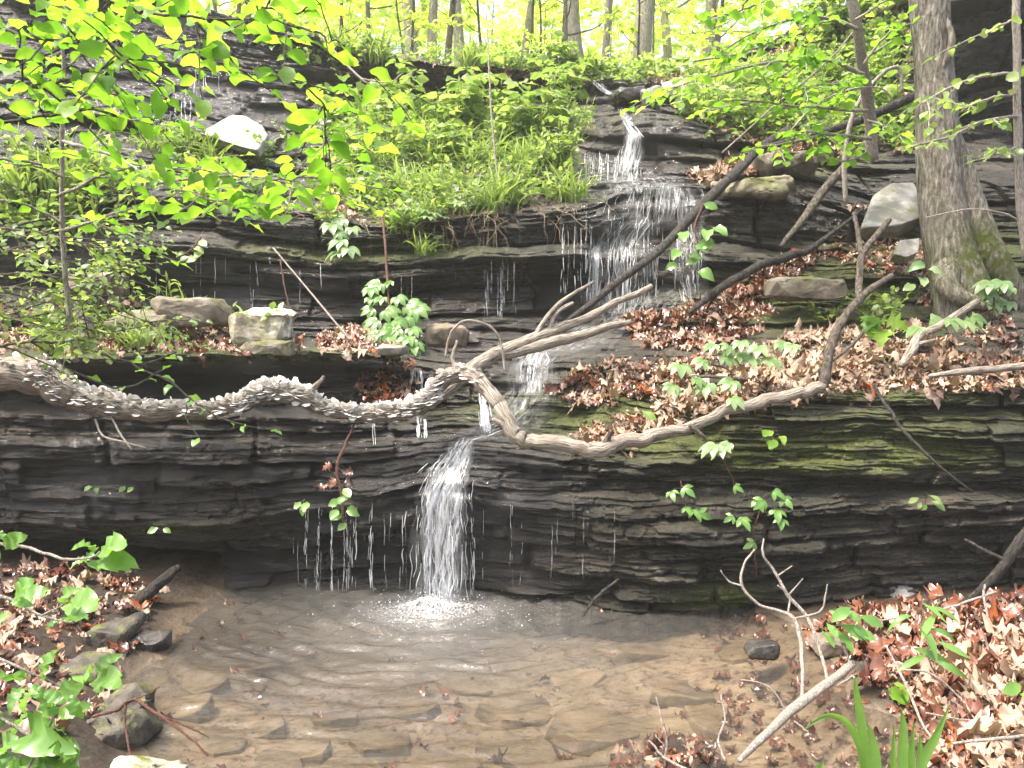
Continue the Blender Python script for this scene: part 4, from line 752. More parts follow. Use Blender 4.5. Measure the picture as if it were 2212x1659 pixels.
for sd_, p_, m_ in ((9, [(1425, 392, 95), (1418, 430, 95), (1410, 476, 100)], 'veil'), (10, [(1400, 468, 90), (1355, 520, 74), (1345, 600, 70), (1342, 668, 80)], 'veil'), (11, [(1485, 405, 40), (1488, 500, 44), (1494, 600, 36), (1500, 660, 34)], 'veil'), (12, [(1290, 510, 18), (1284, 570, 16), (1283, 660, 20)], 'flow'), (13, [(1400, 620, 130), (1380, 660, 120), (1350, 695, 110)], 'thin'), (14, [(1390, 380, 110), (1410, 396, 110), (1410, 420, 100)], 'thin')): addflow(WF, 'sheet', m_, p_, sd_, .02)
WF = fallthing('white fan of water on the highest step of the stream', (1360, 300), [
    ('strands', 'fall', lambda a: cascade(a, [(1362, 292, 22), (1358, 330, 32), (1352, 392, 36)], 36, .0044, .9, 19, 9)),
    ('drips', 'drop', lambda a: drips(a, 1260, 1330, 330, lambda x: 395, 22, .004, 22, .8))])
for sd_, p_ in ((15, [(1372, 284, 18), (1362, 325, 30), (1352, 394, 38)]),): addflow(WF, 'sheet', 'flow', p_, sd_, .03)
WF = fallthing('thin white trickle winding down from the woods to the highest step', (1340, 230), [('strands', 'fall', lambda a: (cascade(a, [(1280, 172, 8), (1300, 190, 10), (1322, 204, 10)], 18, .006, .5, 23, 5), cascade(a, [(1322, 202, 8), (1338, 222, 9), (1346, 250, 10), (1362, 276, 12), (1376, 296, 16)], 24, .005, .7, 24, 5)))])
addflow(WF, 'sheet', 'flow', [(1276, 170, 9), (1300, 188, 10), (1324, 206, 9), (1340, 226, 9), (1348, 252, 11), (1364, 280, 15), (1376, 300, 20)], 17, .02)
fallthing('fine drips falling from the middle ledge left of the curtain falls', (1085, 560), [('strands', 'drop', lambda a: (drips(a, 1040, 1120, 560, lambda x: 690, 15, .003, 25, .5), cascade(a, [(1083, 560, 3), (1086, 600, 5), (1084, 690, 5)], 5, .004, .3, 26, 4), drips(a, 1200, 1260, 480, lambda x: 640, 10, .0025, 27, .8)))], 'drip_curtain', 'waterfall')
fallthing('fine drips falling beside the pale slab on the upper left ledges', (385, 200), [('strands', 'drop', lambda a: (drips(a, 340, 410, 195, lambda x: 275, 12, .0045, 28, .4), drips(a, 420, 520, 150, lambda x: 210, 8, .004, 29, .5)))], 'drip_curtain', 'waterfall')
fallthing('scattered drips along the dark left wall', (500, 560), [('strands', 'drop', lambda a: drips(a, 330, 900, lambda x: 540 + (x - 400) * .08, lambda x: 690, 22, .0018, 30, 1.05))], 'drip_curtain', 'waterfall')
# ---------------------------------------------------------------- fallen leaves
ZN = [ # outline, number, wetness, size range, min normal z, where
 ([(1840, 1320), (2040, 1318), (2212, 1300), (2800, 1270), (2900, 1800), (2060, 1800), (2000, 1600), (1930, 1520), (1880, 1450), (1770, 1370)], 2900, 'W', (.07, .14), -.2, 'on the right bank'),
 ([(2020, 1440), (2330, 1360), (2800, 1360), (2900, 1800), (2080, 1720)], 1600, 'D', (.08, .15), -.2, 'on the right bank'),
 ([(1640, 745), (1760, 720), (1960, 712), (2090, 770), (2300, 790), (2600, 790), (2600, 842), (1780, 850), (1640, 862), (1560, 830)], 950, 'D', (.07, .13), .1, 'on the right ledge'),
 ([(1780, 850), (1660, 870), (1560, 900), (1400, 945), (1290, 975), (1240, 950), (1330, 920), (1450, 880), (1560, 850), (1700, 835)], 330, 'D', (.07, .12), .05, 'along the curved pale branch'),
 ([(1345, 690), (1450, 665), (1530, 650), (1620, 600), (1740, 545), (1780, 550), (1700, 600), (1640, 640), (1660, 700), (1600, 740), (1480, 760), (1380, 745)], 620, 'W', (.07, .12), .05, 'on the slope beside the upper falls'),
 ([(1200, 830), (1300, 790), (1420, 780), (1560, 770), (1540, 830), (1440, 860), (1260, 880)], 260, 'M', (.07, .12), .05, 'beside the small cascade'),
 ([(690, 730), (760, 715), (870, 730), (880, 762), (700, 765)], 190, 'M', (.06, .11), .0, 'under the creeper on the left ledge'),
 ([(770, 790), (880, 780), (880, 870), (790, 870)], 110, 'W', (.06, .1), .0, 'above the fungus log'),
 ([(1480, 390), (1600, 335), (1770, 315), (1850, 330), (1740, 360), (1560, 405)], 420, 'D', (.07, .12), .0, 'under the sapling'),
 ([(1480, 180), (1700, 60), (1960, 0), (1970, 330), (1850, 330), (1600, 310), (1480, 250)], 1300, 'D', (.07, .13), .0, 'on the upper right slope'),
 ([(-500, 690), (-60, 690), (240, 640), (480, 715), (640, 730), (640, 768), (-500, 772)], 700, 'M', (.06, .11), .0, 'on the left ledge'),
 ([(-700, 1215), (200, 1225), (340, 1270), (320, 1340), (290, 1420), (210, 1540), (-80, 1640), (-700, 1700)], 2100, 'M', (.06, .12), -.2, 'on the left bank'),
 ([(1360, 1610), (1450, 1595), (1530, 1625), (1560, 1720), (1340, 1720)], 150, 'W', (.06, .11), -.2, 'in the small heap at the front'),
 ([(1840, 450), (1900, 470), (2010, 520), (2080, 640), (1960, 620), (1800, 560), (1760, 530)], 160, 'M', (.07, .12), .0, 'around the foot of the big tree'),
 ([(1990, 640), (2180, 660), (2200, 760), (2060, 740)], 70, 'M', (.07, .12), .0, 'around the foot of the big tree'),
 ([(690, 390), (740, 400), (770, 480), (720, 480)], 110, 'D', (.06, .1), .0, 'on the upper left ledges'),
 ([(360, 300), (520, 330), (560, 380), (380, 350)], 60, 'M', (.06, .1), .0, 'on the upper left ledges'),
 ([(860, 130), (1260, 150), (1280, 190), (860, 170)], 300, 'D', (.07, .12), -.2, 'on the rim'),
 ([(1400, 165), (1560, 140), (1560, 180), (1400, 185)], 120, 'D', (.07, .12), -.2, 'at the head of the stream'),
 ([(1620, 1330), (1780, 1370), (1900, 1520), (2000, 1660), (1500, 1660), (1560, 1450), (1500, 1360)], 170, 'S', (.05, .1), -.9, 'sunk in the pool'),
 ([(450, 1300), (1500, 1350), (1500, 1700), (330, 1700), (350, 1400)], 90, 'S', (.05, .1), -.9, 'sunk in the pool'),
 ([(1190, 1315), (1300, 1300), (1290, 1350), (1200, 1365)], 26, 'R', (.06, .1), -.9, 'floating by the twig at the wall'),
]
LM = ['dry_leaf', 'wet_leaf', 'red_leaf']
pos = []; nor = []; siz = []; mi = []; zi = []; ti = []
g = np.random.default_rng(99)
for z, (poly, n, wq, (s0_, s1_), mz, wh) in enumerate(ZN):
    if wq in 'DWM': n = int(n * 1.45)
    p_, n_ = scatter(poly, n, mz, 100 + z)
    lift = g.uniform(.003, .038, n) if wq != 'S' else np.full(n, .012)
    if wq == 'R': p_[:, 2] = .004; lift *= .2; n_[:] = UP
    tilt = .28 if wq in 'DM' else .22
    if wq == 'S': tilt = .08
    nn = unit(n_ * .6 + UP * .5 + tilt * g.normal(size=(n, 3))); pos.append(p_ + nn * lift[:, None]); nor.append(nn); siz.append(g.uniform(s0_, s1_, n) * g.choice([.55, .75, 1, 1.1], n))
    pr = {'D': (.90, .08, .02), 'W': (.30, .67, .03), 'M': (.55, .41, .04), 'S': (.05, .93, .02), 'R': (0, .2, .8)}[wq]
    mi.append(g.choice(3, n, p=pr)); zi.append(np.full(n, z)); ti.append(g.integers(0, 8, n))
pos = np.concatenate(pos); nor = np.concatenate(nor); siz = np.concatenate(siz); mi = np.concatenate(mi); zi = np.concatenate(zi); ti = np.concatenate(ti)
xd = rdir(len(pos), 0, g); xd = unit(xd - nor * (xd * nor).sum(1)[:, None])
pp = proj(pos); vis = siz / pp[:, 2] * (.35 + np.abs((nor * unit(np.array([0, 0, HC]) - pos)).sum(1))); inside = (pp[:, 0] > 10) & (pp[:, 0] < 2200) & (pp[:, 1] > 10) & (pp[:, 1] < 1645)
zb = np.array([hit(x, y)[0][1] if i else 0 for x, y, i in zip(pp[:, 0], pp[:, 1], inside)]); seen = inside & (pos[:, 1] < zb + .08) & (zi < 19)
# of leaves piled on each other keep the ones on top
rank = np.argsort(-np.where(seen, vis + .006 * g.random(len(pos)), -1))[:300]; chosen = np.zeros(len(pos), bool); chosen[rank] = True
pos[chosen] += nor[chosen] * .02
protoL = {}
for k in rank:
    key = (int(ti[k]), int(mi[k])); wh = ZN[zi[k]][5]
    if key not in protoL:
        o = mk('fallen_leaf', T_DEAD[key[0]][0], T_DEAD[key[0]][1], M[LM[key[1]]], None, True); protoL[key] = o
    else:
        o = protoL[key].copy(); COL.objects.link(o)
    X = xd[k]; Z = nor[k]; Y = np.cross(Z, X); from mathutils import Matrix
    o.matrix_world = Matrix([[*(float(siz[k]) * np.array([X[i], Y[i], Z[i]])), float(pos[k, i])] for i in range(3)] + [[0, 0, 0, 1]])
    tag(o, ('dry pale brown fallen leaf in the litter ', 'wet dark red brown fallen leaf in the litter ', 'orange fallen leaf in the litter ')[key[1]] + wh, 'leaf', ('dry', 'wet', 'orange')[key[1]] + ' fallen leaves ' + wh)
Vs = []; Fs = []; ms = []; c = 0
for t in range(8):
    for m_ in range(3):
        w = np.nonzero((~chosen) & (ti == t) & (mi == m_))[0]
        if len(w):
            V, F = stamp(T_DEAD[t], pos[w], xd[w], nor[w], siz[w]); Vs.append(V); Fs.append(F[4] + c); ms.append(np.full(len(F[4]), m_)); c += len(V)
lit = mk('leaf_litter', np.concatenate(Vs), {4: np.concatenate(Fs)}, M[LM[0]], None, True)
lit.data.materials.append(M[LM[1]]); lit.data.materials.append(M[LM[2]]); lit.data.polygons.foreach_set('material_index', np.concatenate(ms).astype(np.int32))
tag(lit, 'brown and red dead leaves littering the ledges and banks', 'leaf litter', None, 'stuff')

a = Acc(); g = np.random.default_rng(44)
for z in (0, 1, 2, 3, 4, 5, 10, 11):
    p_, n_ = scatter(ZN[z][0], 70, -.2, 700 + z)
    for q in range(70):
        d = rdir(1, 0, g)[0]; d = unit(d - n_[q] * d.dot(n_[q]) * .8); l = g.uniform(.03, .16); tt_ = np.linspace(-.5, .5, 5)[:, None]; a.add(*tube(p_[q] + n_[q] * g.uniform(.012, .05) + d * l * tt_ + .004 * g.normal(size=(5, 3)), g.uniform(.0012, .003), 4, 0))
tag(a.build('twig_litter', M['barkm'], None, True), 'broken bits of twig scattered in the leaf litter', 'twigs', None, 'stuff')
# ---------------------------------------------------------------- living plants
def leaves_on(P_, s, step, Ts, g, lean=.9, acc=None, flat=.3, t0=.15, droop=.15, two=True, tilt=0.):
    """alternate leaves along a twig P_ (world points)"""
    L = np.concatenate([[0], np.cumsum(np.linalg.norm(np.diff(P_, axis=0), axis=1))]); n = max(int(L[-1] * (1 - t0) / step), 1)
    t = L[-1] * t0 + (np.arange(n) + g.random(n) * .7) * L[-1] * (1 - t0) / n
    p = np.stack([np.interp(t, L, P_[:, c]) for c in range(3)], -1); T = unit(np.stack([np.interp(t, L, np.gradient(P_[:, c])) for c in range(3)], -1))
    side = unit(np.cross(T, UP) + 1e-4); sg = np.where(np.arange(n) % 2, 1, -1)[:, None]; jj = g.normal(size=(n, 3)) * .25
    X = unit(T * (1 - lean * .55) + side * sg * lean + jj - UP * droop); N = unit(UP + flat * g.normal(size=(n, 3)) + np.array([0, tilt, 0]))
    sz = s * g.uniform(.65, 1.15, n); tip = np.linspace(1, .7, n); sz = sz * tip
    for k in range(len(Ts)):
        w = np.nonzero(np.arange(n) % len(Ts) == k)[0]
        if len(w): acc.add(*stamp(Ts[k], p[w] + X[w] * sz[w, None] * .12, X[w], N[w], sz[w]))
    if n and not two: return
    acc.add(*stamp(Ts[0], P_[-1:], T[-1:], UP[None], s * .8))
def shrub(name, label, cat, mains, size, step, ml, mb, seed=0, sub=.45, sublen=1., Ts=T_OV, flat=.3, group=None, jit=.0, trunk=None, droop=.15, tilt=.45):
    """woody plant: every measured branch its own part, side twigs in one mesh, foliage in one mesh"""
    g = np.random.default_rng(seed); t = thing(name, label, cat, W(*(trunk or mains)[0][0][:3]), group); al = Acc(); at = Acc()
    for k, pts in enumerate(trunk or []): stick('stem', pts, mb, None, None, .004, 8, .12, seed + k, None, t)
    for k, pts in enumerate(mains):
        P_, r_ = pl(pts, None, .012, seed + k); V, F = tube(P_, r_, 6, .1, k); mk('branch', V, F, mb, t, True)
        leaves_on(P_, size, step, Ts, g, .9, al, flat, .12, droop, True, tilt)
        L = np.linalg.norm(np.diff(P_, axis=0), axis=1).sum(); ns = int(L * sub / .12)
        for q in range(ns):
            i = int(g.integers(len(P_) // 6, len(P_) - 1)); T = unit(np.gradient(P_, axis=0))[i]; sd_ = unit(np.cross(T, UP)) * g.choice([-1, 1]); dr = unit(T * g.uniform(.2, .8) + sd_ * g.uniform(.4, 1) + UP * g.normal() * .22)
            l = g.uniform(.14, .38) * sublen; m_ = 7; tt_ = np.linspace(0, 1, m_)[:, None]; Q = P_[i] + dr * tt_ * l - UP * .12 * l * tt_ ** 2 + .012 * np.cumsum(g.normal(size=(m_, 3)), 0) * tt_ * .6
            at.add(*tube(Q, np.linspace(.6, .3, m_) * r_[i] + .0006, 5, 0)); leaves_on(Q, size, step, Ts, g, .9, al, flat, .2, droop, True, tilt)
    tw = at.build('twigs', mb, t, True)
    if tw: tag(tw, None, None, None, 'stuff')
    al.build('leaves', ml, t, True); return t
shrub('shrub', 'lime leaved overhanging shrub with big sunlit leaves at the upper left', 'shrub', [
    [(-90, 30, 2.7, 4), (40, 75, 2.6, 4), (200, 100, 2.5, 3), (310, 150, 2.4, 2.5), (390, 185, 2.35, 2)], [(-90, 190, 2.7, 4), (60, 190, 2.65, 3.5), (190, 160, 2.6, 3), (330, 95, 2.5, 2)],
    [(120, -60, 2.4, 4), (260, 10, 2.35, 3.5), (400, 40, 2.3, 3), (560, 45, 2.25, 2.5), (680, 70, 2.2, 2), (730, 95, 2.2, 1.5)], [(330, -60, 2.4, 3.5), (440, 60, 2.4, 3), (520, 145, 2.35, 2.5), (620, 165, 2.3, 2), (700, 220, 2.3, 2), (715, 262, 2.3, 1.5)],
    [(430, -60, 2.5, 3), (530, 0, 2.4, 2.5), (620, 25, 2.4, 2), (680, 20, 2.4, 1.5)], [(-60, -30, 2.6, 4), (60, -10, 2.6, 3), (180, 30, 2.5, 3), (250, 60, 2.5, 2)],
    [(-90, 110, 2.9, 4), (60, 130, 2.85, 3), (200, 60, 2.8, 2.5), (300, 20, 2.8, 2)], [(60, -60, 2.9, 3), (150, 30, 2.85, 2.5), (180, 120, 2.8, 2), (260, 200, 2.8, 2)],
    [(-60, 270, 2.8, 4), (60, 260, 2.75, 3), (170, 240, 2.7, 2.5), (250, 250, 2.7, 2)]], .085, .05, M['lime'], M['barkm'], 1, 1.3, .95, flat=.4, tilt=.7)
shrub('sapling', 'thin grey sapling with layered lime leaves rising from the left ledge', 'sapling', [
    [(134, 300, 3.6, 4), (230, 330, 3.4, 3.5), (330, 385, 3.2, 3), (430, 425, 3.1, 2.5), (520, 442, 3.0, 2), (580, 462, 3.0, 1.5)], [(133, 420, 3.6, 4), (240, 372, 3.4, 3), (340, 362, 3.3, 2.5), (430, 370, 3.2, 2), (500, 375, 3.1, 1.5)],
    [(330, 400, 3.2, 3), (470, 380, 3.0, 3), (590, 384, 2.8, 2.5), (690, 368, 2.7, 2), (752, 332, 2.7, 1.5), (800, 330, 2.7, 1)], [(640, 378, 2.75, 2), (665, 340, 2.7, 1.5), (720, 300, 2.7, 1.5), (760, 318, 2.7, 1)], [(134, 500, 3.6, 3.5), (230, 470, 3.4, 3), (310, 440, 3.3, 2), (390, 415, 3.3, 1.5)],
    [(133, 380, 3.6, 3.5), (60, 350, 3.5, 3), (-40, 340, 3.4, 3)], [(134, 480, 3.6, 3), (50, 440, 3.5, 2.5), (-50, 430, 3.4, 2)], [(133, 250, 3.6, 3), (200, 210, 3.5, 2.5), (240, 300, 3.4, 2)]],
    .085, .05, M['lime'], M['twig'], 2, 1.0, 1.05, flat=.4, tilt=.6, trunk=[[(165, 780, 3.75, 6), (152, 700, 3.72, 6), (140, 580, 3.7, 5.5), (134, 440, 3.65, 5), (134, 300, 3.6, 4.5), (137, 160, 3.55, 4), (128, 20, 3.5, 3), (120, -80, 3.5, 3)]])
shrub('shrub', 'small leaved green bush crowding the left end of the boulder ledge', 'shrub', [
    [(-80, 560, 4.0, 4), (20, 540, 3.95, 3), (110, 560, 3.9, 2.5), (200, 575, 3.9, 2)], [(-80, 640, 3.9, 4), (20, 620, 3.9, 3), (120, 640, 3.9, 2), (190, 650, 3.9, 2)], [(-80, 700, 3.9, 4), (40, 690, 3.9, 3), (140, 690, 3.9, 2), (240, 660, 3.9, 1.5)], [(-60, 490, 4.0, 3), (60, 500, 3.95, 3), (150, 520, 3.9, 2), (240, 540, 3.9, 1.5)],
    [(-60, 760, 3.8, 3), (60, 740, 3.8, 3), (170, 735, 3.8, 2), (230, 720, 3.8, 1.5)], [(-60, 600, 3.7, 3), (50, 590, 3.7, 2.5), (130, 600, 3.7, 2)]], .055, .045, M['mid'], M['barkm'], 3, 2.6, 1.15, flat=.55)
shrub('shrub', 'sprawling bare twigged bush with pale leaves behind the left sapling', 'shrub', [
    [(-60, 520, 4.6, 3), (60, 480, 4.6, 3), (200, 470, 4.6, 2.5), (300, 500, 4.6, 2)], [(-60, 440, 4.6, 3), (80, 540, 4.6, 3), (190, 600, 4.6, 2.5), (290, 570, 4.6, 2)], [(200, 480, 4.6, 3), (260, 560, 4.6, 2), (240, 610, 4.6, 2)], [(210, 640, 4.6, 2.5), (300, 690, 4.6, 2), (370, 690, 4.6, 1.5)]], .06, .05, M['pale'], M['barkm'], 4, 2., 1.1, flat=.55)
shrub('sapling', 'slender twig with wavy leaves reaching in front of the fungus log', 'shrub', [
    [(210, 762, 3.7, 2.5), (290, 790, 3.6, 2.5), (360, 822, 3.5, 2.5), (420, 870, 3.4, 2), (500, 912, 3.3, 2), (585, 930, 3.25, 1.2)], [(150, 800, 3.6, 2.5), (260, 840, 3.55, 2.2), (350, 800, 3.5, 2)], [(410, 860, 3.42, 1.6), (400, 900, 3.35, 1.4), (432, 945, 3.3, 1.2)], [(300, 795, 3.6, 2), (380, 760, 3.6, 1.5)]], .068, .11, M['fresh'], M['barkd'], 5, .1, .4, flat=.35)
def sprig(label, twigs, leaves, size, seed, m='fresh', d=2.2):
    g = np.random.default_rng(seed); t = thing('shrub_shoot', label, 'shrub', W(*twigs[0][0][:3])); al = Acc()
    for k, pts in enumerate(twigs): stick('stem', pts, M['twig'], None, None, .003, 6, .1, seed + k, None, t)
    for k, (x, y, sx, sy, sc) in enumerate(leaves):
        p = W(x, y, d + g.normal() * .05); q = W(x + sx, y + sy, d + g.normal() * .06 - .02); X = q - p
        al.add(*stamp(T_WAV[k % 4], p[None], X[None], (UP * 1. + [0, -.75, 0] + .35 * g.normal(size=3))[None], np.linalg.norm(X) * sc * .72))
    al.build('leaves', M[m], t, True); return t
sprig('glossy wavy leaved shoot reaching in from the left edge, highest of three', [[(-60, 1172, 2.3, 4), (40, 1178, 2.3, 4), (90, 1192, 2.28, 3.5), (140, 1208, 2.25, 3.5), (195, 1204, 2.25, 2.5), (215, 1192, 2.25, 2)]],
      [(5, 1178, 62, -28, 1), (-20, 1180, 30, 38, 1), (12, 1170, -30, -40, 1), (205, 1192, -46, -36, 1), (215, 1192, 62, -32, 1.05), (208, 1200, -48, 4, .9), (205, 1208, 82, -8, 1.05), (196, 1208, -66, 12, .9)], .1, 61, d=2.28)
sprig('glossy wavy leaved shoot reaching in from the left edge, the middle one', [[(-60, 1270, 2.2, 4), (30, 1298, 2.2, 4), (90, 1330, 2.2, 3), (160, 1345, 2.2, 2.5)], [(90, 1330, 2.2, 2.5), (130, 1310, 2.2, 2), (150, 1290, 2.2, 2)], [(-60, 1400, 2.15, 4), (60, 1450, 2.15, 3), (140, 1490, 2.15, 2)]],
      [(30, 1290, 45, -55, 1), (30, 1296, 90, -35, 1.05), (20, 1300, 70, 5, 1), (140, 1300, 5, -48, 1), (145, 1300, 76, 2, 1), (140, 1335, 56, -18, 1), (125, 1340, -45, 30, 1), (10, 1320, -30, 45, 1), (45, 1470, -48, -30, 1.05), (90, 1470, 20, -85, 1.1), (190, 1465, -30, -25, .9), (205, 1455, 68, -68, 1), (205, 1462, 62, 12, 1), (165, 1470, -36, 48, .9), (60, 1480, 55, 40, 1.1), (50, 1480, -40, 60, 1.1), (95, 1495, 55, 30, 1.), (110, 1490, -20, 75, 1.2)], .1, 62, d=2.1)
sprig('big rounded glossy leaves of a shoot at the bottom left corner', [[(-40, 1530, 2.0, 4), (60, 1585, 2.0, 4), (130, 1605, 2.0, 3)], [(60, 1660, 1.95, 4), (90, 1600, 1.98, 3), (120, 1540, 2.0, 3)]],
      [(70, 1560, 100, 20, 1.1), (60, 1540, -55, 60, 1.1), (120, 1550, 90, -40, 1.1), (40, 1600, -80, 30, 1.1), (110, 1610, 70, 20, 1.1), (130, 1610, -60, 70, 1.1), (20, 1560, -60, -20, 1.1), (70, 1620, 20, 60, 1.1), (0, 1640, 70, 30, 1.1), (120, 1640, 60, 30, 1.), (150, 1500, 30, 70, 1.1), (80, 1490, -60, 50, 1.1)] + [(float(x_), float(y_), 60 * math.cos(a_), 34 * math.sin(a_), 1.15) for x_, y_, a_ in np.random.default_rng(9).uniform((-20, 1480, 0), (150, 1690, 6.28), (7, 3))], .1, 63, d=1.98)
# sunlit sapling and leaning stems on the right
shrub('sapling', 'leaning sapling with sunlit lime leaves on the upper right slope', 'sapling', [
    [(1866, 160, 6.1, 5), (1780, 130, 5.9, 4), (1660, 135, 5.7, 3), (1540, 165, 5.6, 2.5), (1450, 190, 5.5, 2)], [(1850, 60, 6.1, 4), (1760, 35, 5.9, 3), (1650, 60, 5.7, 2.5), (1560, 110, 5.6, 2)], [(1872, 240, 6.1, 4), (1780, 235, 6, 3), (1680, 225, 5.9, 2.5), (1580, 215, 5.8, 2)],
    [(1880, 300, 6.1, 4), (1790, 290, 6, 3), (1710, 308, 5.9, 2.5), (1630, 318, 5.8, 2)], [(1700, -30, 5.9, 3), (1610, 20, 5.8, 2.5), (1510, 50, 5.7, 2)], [(1866, 140, 6.1, 3), (1910, 80, 6, 2.5), (1960, 30, 5.9, 2)], [(1875, 260, 6.1, 3), (1915, 275, 6, 2.5), (1962, 300, 5.9, 2)], [(1850, 40, 6.1, 3), (1920, 0, 6, 2)], [(1720, 60, 6.2, 3), (1620, 110, 6.1, 2.5), (1500, 130, 6., 2)], [(1868, 180, 6.1, 3), (1800, 180, 5.8, 2.5), (1730, 190, 5.6, 2)], [(1874, 330, 6.1, 3), (1820, 350, 6, 2), (1760, 330, 6, 1.5)]],
    .105, .055, M['lime'], M['twig'], 7, .95, 1.25, flat=.45, tilt=.6, trunk=[[(1884, 345, 6.7, 13), (1878, 250, 6.6, 12), (1864, 150, 6.4, 12), (1850, 50, 6.2, 11), (1828, -50, 6.1, 10)], [(1826, 440, 6.6, 5), (1826, 330, 6.6, 5), (1850, 230, 6.6, 5), (1905, 160, 6.6, 4), (1942, 148, 6.6, 4), (1950, 200, 6.6, 3)]])
shrub('sapling', 'thin straight sapling at the right edge with layered green leaves crossing the big trunk', 'sapling', [
    [(2198, 160, 5.2, 4), (2120, 165, 5.1, 3), (2050, 190, 5.1, 2.5), (1985, 228, 5.0, 2)], [(2198, 250, 5.2, 4), (2120, 265, 5.1, 3), (2040, 300, 5.1, 2.5), (1965, 318, 5.0, 2)], [(2196, 40, 5.2, 3), (2150, 60, 5.1, 2)], [(2200, 200, 5.2, 3), (2150, 210, 5.1, 2.5), (2080, 235, 5.1, 2)], [(2200, 320, 5.2, 3), (2160, 330, 5.1, 2), (2110, 345, 5.1, 2)], [(2200, 130, 5.2, 3), (2280, 140, 5.2, 2)]],
    .10, .055, M['mid'], M['twig'], 8, .7, 1., flat=.4, tilt=.5, trunk=[[(2216, 560, 5.2, 8), (2204, 420, 5.2, 9), (2198, 250, 5.2, 8), (2196, 60, 5.2, 8), (2194, -80, 5.2, 7)]])
# big tree
def ptrunk(pts, m, parent, name, sides=22, rough=.07, sd=0, moss=None):
    P_, r_ = pl(pts, len(pts) * 12, .0, sd); V, F = tube(P_, r_, sides, rough, sd)
    q = proj(V); ms = np.zeros(len(V)) if moss is None else moss(q[:, 0], q[:, 1])
    return mk(name, V, F, m, parent, True, {'moss': ms, **grain(P_, r_, sides)})
M['barkh'] = bark_mat('haze_tinted_bark', (.18, .17, .13), (.32, .30, .24), (.46, .43, .36), .85, 1.)  # bark lightened so far trunks carry haze in their colour
bt = thing('tree', 'big grey barked tree with a mossy flared foot on the right', 'tree', W(2085, 640, 5.9))
mo = lambda x, y: np.clip(1.7 * np.exp(-((x - 2135) / 65) ** 2 - ((y - 560) / 80) ** 2) + .6 * np.exp(-((x - 2012) / 18) ** 2) * sm(450, 560, y), 0, 1)
ptrunk([(2003, -700, 6.0, 30), (2004, -300, 6.0, 34), (2006, -60, 6.0, 37), (2016, 120, 6.0, 38), (2022, 250, 5.98, 40), (2030, 380, 5.96, 44), (2040, 470, 5.93, 47), (2052, 540, 5.9, 50), (2066, 590, 5.87, 54), (2080, 640, 5.85, 62), (2090, 690, 5.85, 70)], M['bark'], bt, 'trunk', 26, .09, 1, mo)
ptrunk([(2040, 270, 6.0, 20), (2066, 340, 6.0, 26), (2086, 420, 5.98, 32), (2108, 490, 5.95, 36), (2132, 550, 5.92, 38), (2165, 610, 5.9, 34), (2200, 660, 5.9, 26), (2250, 710, 5.9, 16)], M['bark'], bt, 'buttress', 18, .09, 2, mo)
ptrunk([(2058, 560, 5.85, 30), (2046, 600, 5.75, 26), (2062, 632, 5.68, 20), (2110, 655, 5.62, 14), (2170, 668, 5.6, 8)], M['bark'], bt, 'root', 12, .12, 3, mo)
ptrunk([(2030, 160, 5.9, 4), (2052, 110, 5.85, 8), (2056, 78, 5.85, 7), (2044, 40, 5.9, 4)], M['bark'], bt, 'knot', 10, .1, 4)
def crown(acc, c, rad, n, size, g, Ts, flat=.6):
    """leaves gathered on many small clumps through an uneven crown"""
    nc = max(n // 22, 4); v = unit(g.normal(size=(nc, 3))) * (g.random((nc, 1)) ** .45); cc = c + v * rad * g.uniform(.8, 1.15, (nc, 1)); k = g.integers(0, nc, n)
    p = cc[k] + g.normal(size=(n, 3)) * np.array(rad) * .11 * [1, 1, .45]
    X = rdir(n, -.15, g); N = unit(UP + flat * g.normal(size=(n, 3)))
    for j, T in enumerate(Ts):
        w = np.nonzero(np.arange(n) % len(Ts) == j)[0]; acc.add(*stamp(T, p[w], X[w], N[w], size * g.uniform(.6, 1.2, len(w))))
a = Acc(); g = np.random.default_rng(31); top = W(2004, -700, 6.0)
crown(a, top + [0, 0, .9], (1.5, 1.5, .9), 1400, .13, g, T_EL); a.build('crown', M['lime'], bt, True)
for pts in ([(2004, -500, 6.0, 16), (1920, -700, 5.9, 10), (1800, -860, 5.8, 5)], [(2004, -560, 6.0, 14), (2100, -760, 6.2, 8), (2200, -900, 6.4, 4)]): ptrunk(pts, M['bark'], bt, 'limb', 10, .1, 7)
st = thing('tree_stump', 'short bleached dead stump behind the left sapling', 'stump', W(185, 725, 5.1)); ptrunk([(174, 640, 5.1, 13), (180, 680, 5.1, 14), (187, 728, 5.1, 17)], M['barkp'], st, 'stump', 12, .2, 9)
